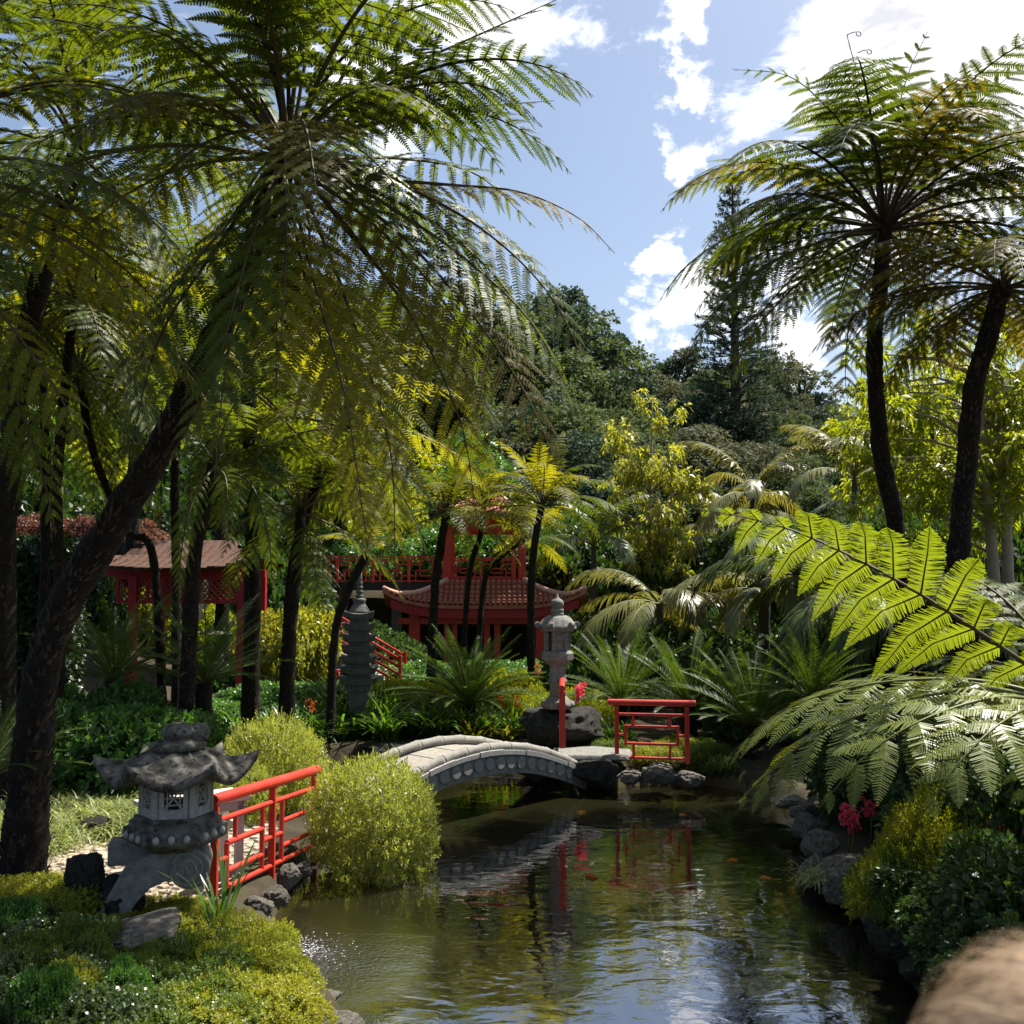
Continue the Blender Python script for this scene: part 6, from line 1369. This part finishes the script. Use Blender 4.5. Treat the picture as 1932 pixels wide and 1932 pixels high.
for i, (u, v, d) in enumerate([(1598, 1535, 10.6), (1606, 1548, 10.5), (1640, 1525, 11)]): flower(u, v, d, 'pink red flower spike above the right hand boulders', 'pink_petal', 1.0, 'pink flowers above the boulders', i)
for i, (u, v, d) in enumerate([(1880, 1575, 8.3), (1896, 1590, 8.2), (1924, 1565, 8.6), (1930, 1640, 7.8)]): flower(u, v, d, 'pink flower on the right bank beside the yellow green shrub', 'pink_petal', 1.0, 'pink flowers by the yellow green shrub', i + 5)
for i, (u, v, d) in enumerate([(1096, 1298, 16.9), (1092, 1310, 16.8)]): flower(u, v, d, 'hanging pink fuchsia flower behind the tall lantern', 'pink_petal', 1.3, 'fuchsia flowers', i + 9)
for i, (u, v, d) in enumerate([(945, 1322, 18.6), (975, 1322, 18.6), (1015, 1262, 18.8), (588, 1330, 16)]): flower(u, v, d, 'orange red flower among the strap leaved plants', 'orange_petal', .6, 'orange flowers', i + 12)
# understorey and thickets
def thicket(kind, us, d, n, s, z, label, group, mat=None, dz=-.05, seed=0):
    q = np.random.RandomState(seed)
    for i in range(n):
        u = us[0] + (us[1] - us[0]) * (i + q.uniform(.2, .8)) / n; dd = q.uniform(*d); x = at(u, 1100, dd).x; k = q.uniform(.8, 1.2)
        shrub(kind, i % 2, onto(x, dd, dz), s * k, s * k, z * k, label, group, mat=mat)
thicket('bright', (500, 575), (21.5, 24), 5, .75, 1.5, 'yellow leaved shrub beside the garden stairs', 'lit shrubs beside the stairs', 'yellow_leaf', seed=1)
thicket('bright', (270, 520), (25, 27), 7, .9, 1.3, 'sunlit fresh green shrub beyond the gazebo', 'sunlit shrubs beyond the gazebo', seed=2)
thicket('green', (370, 620), (18.6, 22.5), 14, .6, .55, 'low green plant between the fern trunks and the gazebo', 'low plants between the trunks and the gazebo', seed=31)
thicket('dark', (560, 760), (24.5, 27), 8, .8, 1.0, 'dark shrub on the slope under the raised walkway', 'shrubs under the raised walkway', seed=3)
thicket('green', (740, 1000), (19.8, 21.5), 9, .5, .62, 'low leafy plant behind the large cycad', 'low plants behind the large cycad', 'lime_leaf', seed=21)
thicket('green', (760, 1100), (22.5, 25.5), 14, .7, .5, 'leafy green shrub in front of the pavilion posts', 'shrubs before the pavilion', seed=4)
thicket('moss', (980, 1120), (18.3, 20), 8, .5, .9, 'light green leafy plant around the tall lantern', 'light plants round the tall lantern', 'lime_leaf', seed=5)
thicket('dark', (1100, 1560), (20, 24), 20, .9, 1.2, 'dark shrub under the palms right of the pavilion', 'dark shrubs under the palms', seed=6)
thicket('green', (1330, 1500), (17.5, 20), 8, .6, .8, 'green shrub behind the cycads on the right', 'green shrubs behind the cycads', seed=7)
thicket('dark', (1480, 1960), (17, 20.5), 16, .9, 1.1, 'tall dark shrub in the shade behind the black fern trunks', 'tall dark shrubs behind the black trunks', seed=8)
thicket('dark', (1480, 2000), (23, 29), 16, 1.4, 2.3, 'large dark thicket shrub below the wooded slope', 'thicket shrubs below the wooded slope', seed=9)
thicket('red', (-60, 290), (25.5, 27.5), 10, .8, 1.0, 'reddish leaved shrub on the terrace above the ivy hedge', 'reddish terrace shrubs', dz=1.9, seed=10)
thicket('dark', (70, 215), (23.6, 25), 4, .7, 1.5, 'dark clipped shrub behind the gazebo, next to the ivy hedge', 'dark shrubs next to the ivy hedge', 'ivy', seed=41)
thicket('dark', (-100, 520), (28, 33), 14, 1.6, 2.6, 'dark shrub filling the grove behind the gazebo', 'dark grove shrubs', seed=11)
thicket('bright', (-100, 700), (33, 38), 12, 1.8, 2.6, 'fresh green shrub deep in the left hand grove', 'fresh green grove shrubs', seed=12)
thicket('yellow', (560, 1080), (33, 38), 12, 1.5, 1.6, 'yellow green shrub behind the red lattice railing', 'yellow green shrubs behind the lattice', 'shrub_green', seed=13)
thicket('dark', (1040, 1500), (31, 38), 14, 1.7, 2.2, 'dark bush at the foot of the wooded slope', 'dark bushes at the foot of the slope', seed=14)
# red dry flower clusters
for i, (u, v, d) in enumerate([(1420, 1248, 18.2), (1490, 1240, 18.4)]):
    p = at(u, v, d); shrub('red', 0, onto(p.x, d), .35, .35, .55, 'straw coloured dry seed heads at the foot of the palm trunks', 'dry seed heads', mat='dry_leaf')

# ivy hedge
hd = thing('ivy_hedge', 'tall clipped dark ivy hedge left of the gazebo', 'hedge', (at(-60, 1200, 17).x, 17.2, hz(at(-60, 1200, 17).x, 17.2)), R(8))
hw_, hh_ = 1.5, at(40, 1030, 17).z - hd.location.z
rs_ = np.random.RandomState(9); n = 3600; F_ = rs_.choice(3, n, p=(.6, .25, .15)); P = np.zeros((n, 3)); D = np.zeros((n, 3))
P[:, 0] = rs_.uniform(-hw_, hw_, n); P[:, 1] = np.where(F_ == 0, -.4, rs_.uniform(-.4, .4, n)); P[:, 2] = np.where(F_ == 1, hh_, rs_.uniform(0, hh_, n)); P[F_ == 2, 0] = hw_; D[F_ == 0] = (0, -1, .2); D[F_ == 1] = (0, 0, 1); D[F_ == 2] = (1, -.2, .2)
P += rs_.normal(size=P.shape) * .045; V, F = sprigs(P, D, 7, .10, .10, .07, rs_, .1, 1.2); link('foliage', npmesh('foliage', V, F, ['ivy']), hd)
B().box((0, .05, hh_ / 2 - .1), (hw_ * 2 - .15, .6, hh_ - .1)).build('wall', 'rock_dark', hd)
# left terrace wall and wire fence
tw = at(60, 1018, 25); e = thing('terrace_wall', 'dark retaining wall with thin wire fence on the left terrace', 'wall', (tw.x - 2.0, 25, tw.z - 2.0))
B().box((1.5, .5, .95), (9.0, 1.2, 1.9)).build('wall', 'rock_dark', e)
for i in range(6): B().tube([(-2.5 + i * 1.6, 0, 1.85), (-2.5 + i * 1.6, 0, 2.75)], .018, 6).build('fence_post', 'black_metal', e)
for z in (2.3, 2.65): B().tube([(-2.6, -.03, z), (5.6, -.03, z)], .009, 5).build('wire', 'black_metal', e)

# ------------------------------------------------------------------ trees
p = at(1228, 1100, 30); g = onto(p.x, p.y); hT = at(1228, 745, 30).z - g.z
branch_tree('slender young tree with bright yellow green hanging leaves behind the lantern garden', g, hT, (0, 0, hT * .60), (1.75, 1.4, hT * .50), 101, 'yellow_leaf', ncl=760, nl=7, ll=.26, lw=.075, stem=.14, droop=.55, bark='bark_pale', tr=.075, lumps=76, flat=.6, lump_r=.12, bare=.3,
            trunks=[[(0, 0, -.2), (-.05, 0, hT * .4), (.1, 0, hT * .97)], [(.05, 0, -.2), (.45, .2, hT * .35), (.75, .3, hT * .72)]])
p = at(1885, 1090, 17.5); g = onto(p.x, p.y); hT = at(1880, 500, 17.5).z - g.z
branch_tree('twin stemmed pale barked tree with lime green leaves behind the kinked fern', g, hT, (-.5, .4, hT * .66), (2.2, 1.9, hT * .36), 102, 'lime_leaf', ncl=1500, nl=7, ll=.19, lw=.06, stem=.16, droop=.5, bark='bark_pale', tr=.13, lumps=56, flat=.7, lump_r=.17,
            trunks=[[(0, 0, -.2), (-.10, 0, hT * .35), (-.22, 0, hT * .62), (-.1, 0, hT * .95)], [(.15, .1, -.2), (.20, .1, hT * .4), (.12, .1, hT * .8), (.3, 0, hT * 1.02)]])
for k, (u, v, d, r) in enumerate([(1750, 660, 30, 2.4), (1970, 720, 28, 2.4), (1890, 860, 32, 2.2)]):
    p = at(u, 1100, d); g = onto(p.x, p.y); hT = at(u, v, d).z - g.z
    branch_tree('lime leaved tree behind the pair of black trunked ferns', g, hT, (0, 0, hT * .68), (r, r, hT * .34), 110 + k, 'lime_leaf', ncl=900, nl=6, ll=.30, lw=.10, stem=.2, droop=.45, tr=.11, lumps=26, lump_r=.24, group='lime leaved trees on the right')
# bright trees behind the left hand grove
for k, (u, v, d, r, mt) in enumerate([(40, 480, 36, 3.2, 'lime_leaf'), (300, 560, 38, 3.4, 'shrub_green'), (520, 620, 40, 3.2, 'lime_leaf'), (720, 720, 42, 3.0, 'lime_leaf'), (-120, 560, 30, 3.0, 'shrub_green'), (880, 830, 40, 2.6, 'shrub_green'), (180, 380, 44, 3.4, 'forest'), (430, 420, 48, 3.6, 'forest'), (640, 520, 50, 3.4, 'forest')]):
    p = at(u, 1100, d); g = onto(p.x, p.y); hT = at(u, v, d).z - g.z
    branch_tree('leafy tree standing behind the fern grove on the left', g, hT, (0, 0, hT * .62), (r, r, hT * .40), 130 + k, mt, ncl=1000, nl=6, ll=.36, lw=.13, stem=.25, droop=.35, tr=.16, lumps=26, lump_r=.28, group='trees behind the fern grove')
# far wooded slope: three shared crowns of each kind, every tree a thing of its own
FTm = {}
def far_mesh(kind, var):
    if (kind, var) in FTm: return FTm[(kind, var)]
    q = np.random.RandomState(300 + var * 11 + len(kind))
    L = []; b = B(); b.tube([(0, 0, -1), (.1 * q.normal(), 0, 4), (.3 * q.normal(), .2, 8.5)], [.28, .2, .05], 7)
    nl_ = 26 if kind != 'airy' else 22
    for k in range(nl_):
        t_ = q.uniform(0, 1); a = q.uniform(0, 6.28)
        rr2 = (2.6 if kind == 'dense' else 2.9) * math.sqrt(max(.05, 1 - (2 * t_ - .9) ** 2)) * q.uniform(.4, 1); z = 2.2 + t_ * 7.6 if kind != 'airy' else 4.2 + t_ * 5.6
        c = (math.cos(a) * rr2, math.sin(a) * rr2, z); r = q.uniform(.7, 1.25) if kind == 'dense' else q.uniform(.45, .85); L.append((c, (r, r, r * .62))); b.tube([(0, 0, max(1, z - 1.6)), c], [.07, .015], 5)
    P, D = ell_points(2100 if kind == 'dense' else 1100, L, q, -.8, (1, .7, .4), (.6, .28, .12)); V, F = sprigs(P, D, 5, .24, .28, .15, q, .2, 1.1)
    FTm[(kind, var)] = (npmesh('crown', V, F, ['forest']), b.mesh('trunk', 'bark', True)); return FTm[(kind, var)]
def far_tree(u, v_top, d, kind, var, mat, label, group, wide=1.0):
    x = at(u, 1000, d).x; g = onto(x, d); top = at(u, v_top, d).z; s = max(.3, (top - g.z) / 10.4); e = thing('forest_tree', label, 'tree', g, 0, group); cm, tm_ = far_mesh(kind, var)
    az = rnd.uniform(0, 6.28); o = link('crown', cm, e, None, az, (s * wide, s * wide, s)); o.material_slots[0].link = 'OBJECT'; o.material_slots[0].material = M[mat]
    link('trunk', tm_, e, None, az, (s * wide, s * wide, s))
sky_line = [(930, 640), (1000, 590), (1040, 545), (1080, 540), (1120, 600), (1160, 640), (1200, 660), (1260, 665), (1320, 660), (1370, 650), (1430, 665), (1480, 640), (1530, 690), (1580, 720), (1640, 720), (1700, 700), (1780, 690), (1860, 700), (1940, 690)]
SX = [a[0] for a in sky_line]; SYv = [a[1] for a in sky_line]; q = np.random.RandomState(77)
gf = {'forest': ('dark evergreen tree on the far wooded slope', 'dark trees on the wooded slope'), 'forest_grey': ('greyish tree on the far wooded slope', 'greyish trees on the wooded slope'), 'forest_blue': ('deep blue green tree on the far wooded slope', 'blue green trees on the wooded slope')}
for row, (d, dv_, n) in enumerate([(84, 0, 24), (72, 45, 22), (62, 95, 20), (52, 150, 18), (45, 215, 16)]):
    for i in range(n):
        u = 880 + (1980 - 880) * (i + q.uniform(.1, .9)) / n; mt = ['forest', 'forest', 'forest_grey', 'forest_blue'][int(q.randint(4))]
        far_tree(u, np.interp(u, SX, SYv) + dv_ + q.uniform(-15, 45), d + q.uniform(-4, 4), 'dense' if q.rand() < (.45 if row == 0 else .75) else 'airy', int(q.randint(3)), mt, *gf[mt], wide=q.uniform(.9, 1.35))
far_tree(1068, 532, 70, 'airy', 0, 'forest_blue', 'tall open crowned tree standing above the wooded slope', None, .8)
far_tree(1105, 590, 68, 'airy', 1, 'forest', 'big full crowned tree below the tall open one on the slope', None, 1.1)
far_tree(1478, 645, 66, 'airy', 1, 'forest_grey', 'thin sparse treetop rising out of the wooded slope', None, .55)
for i in range(16):
    u = -150 + 70 * i; far_tree(u, 560 + q.uniform(-60, 60), 62 + q.uniform(-6, 6), 'dense', int(q.randint(3)), 'forest', 'dark tree glimpsed behind the fern grove', 'dark trees behind the fern grove', 1.2)
# Norfolk pine
pu, pd_ = 1392, 58; x = at(pu, 1000, pd_).x; g = onto(x, pd_); hN = at(pu, 330, pd_).z - g.z
e = thing('norfolk_pine', 'tall dark pine with level tiers of branches on the wooded slope', 'tree', g)
B().tube([(0, 0, -.5), (0, 0, hN * .5), (0, 0, hN)], [.42, .26, .04], 10).build('trunk', 'bark', e, smooth=True)
q = np.random.RandomState(5); b = B(); PV = []; PD_ = []
for k in range(26):
    f = k / 25; z = hN * (.22 + .76 * f); rl = (3.4 * (1 - f) ** .8 + .25); nb = 7
    for j in range(nb):
        a = j * 2 * math.pi / nb + k * .5 + q.uniform(-.15, .15); r = rl * q.uniform(.75, 1.08); tip = np.array([math.cos(a) * r, math.sin(a) * r, z + .10 * r]); b.tube([(0, 0, z), tuple(tip * [.6, .6, 1] + [0, 0, -.06 * r]), tuple(tip)], [.05, .035, .012], 4)
        for s in np.linspace(.25, 1, max(3, int(r * 6))): PV.append(np.array([math.cos(a) * r * s, math.sin(a) * r * s, z + .10 * r * s])); PD_.append([math.cos(a), math.sin(a), .4])
stuff(b.build('branches', 'bark', e))
V, F = sprigs(np.array(PV), np.array(PD_, float), 14, .26, .26, .07, q, .5, .9, -.1); link('needles', npmesh('needles', V, F, ['forest_blue']), e)
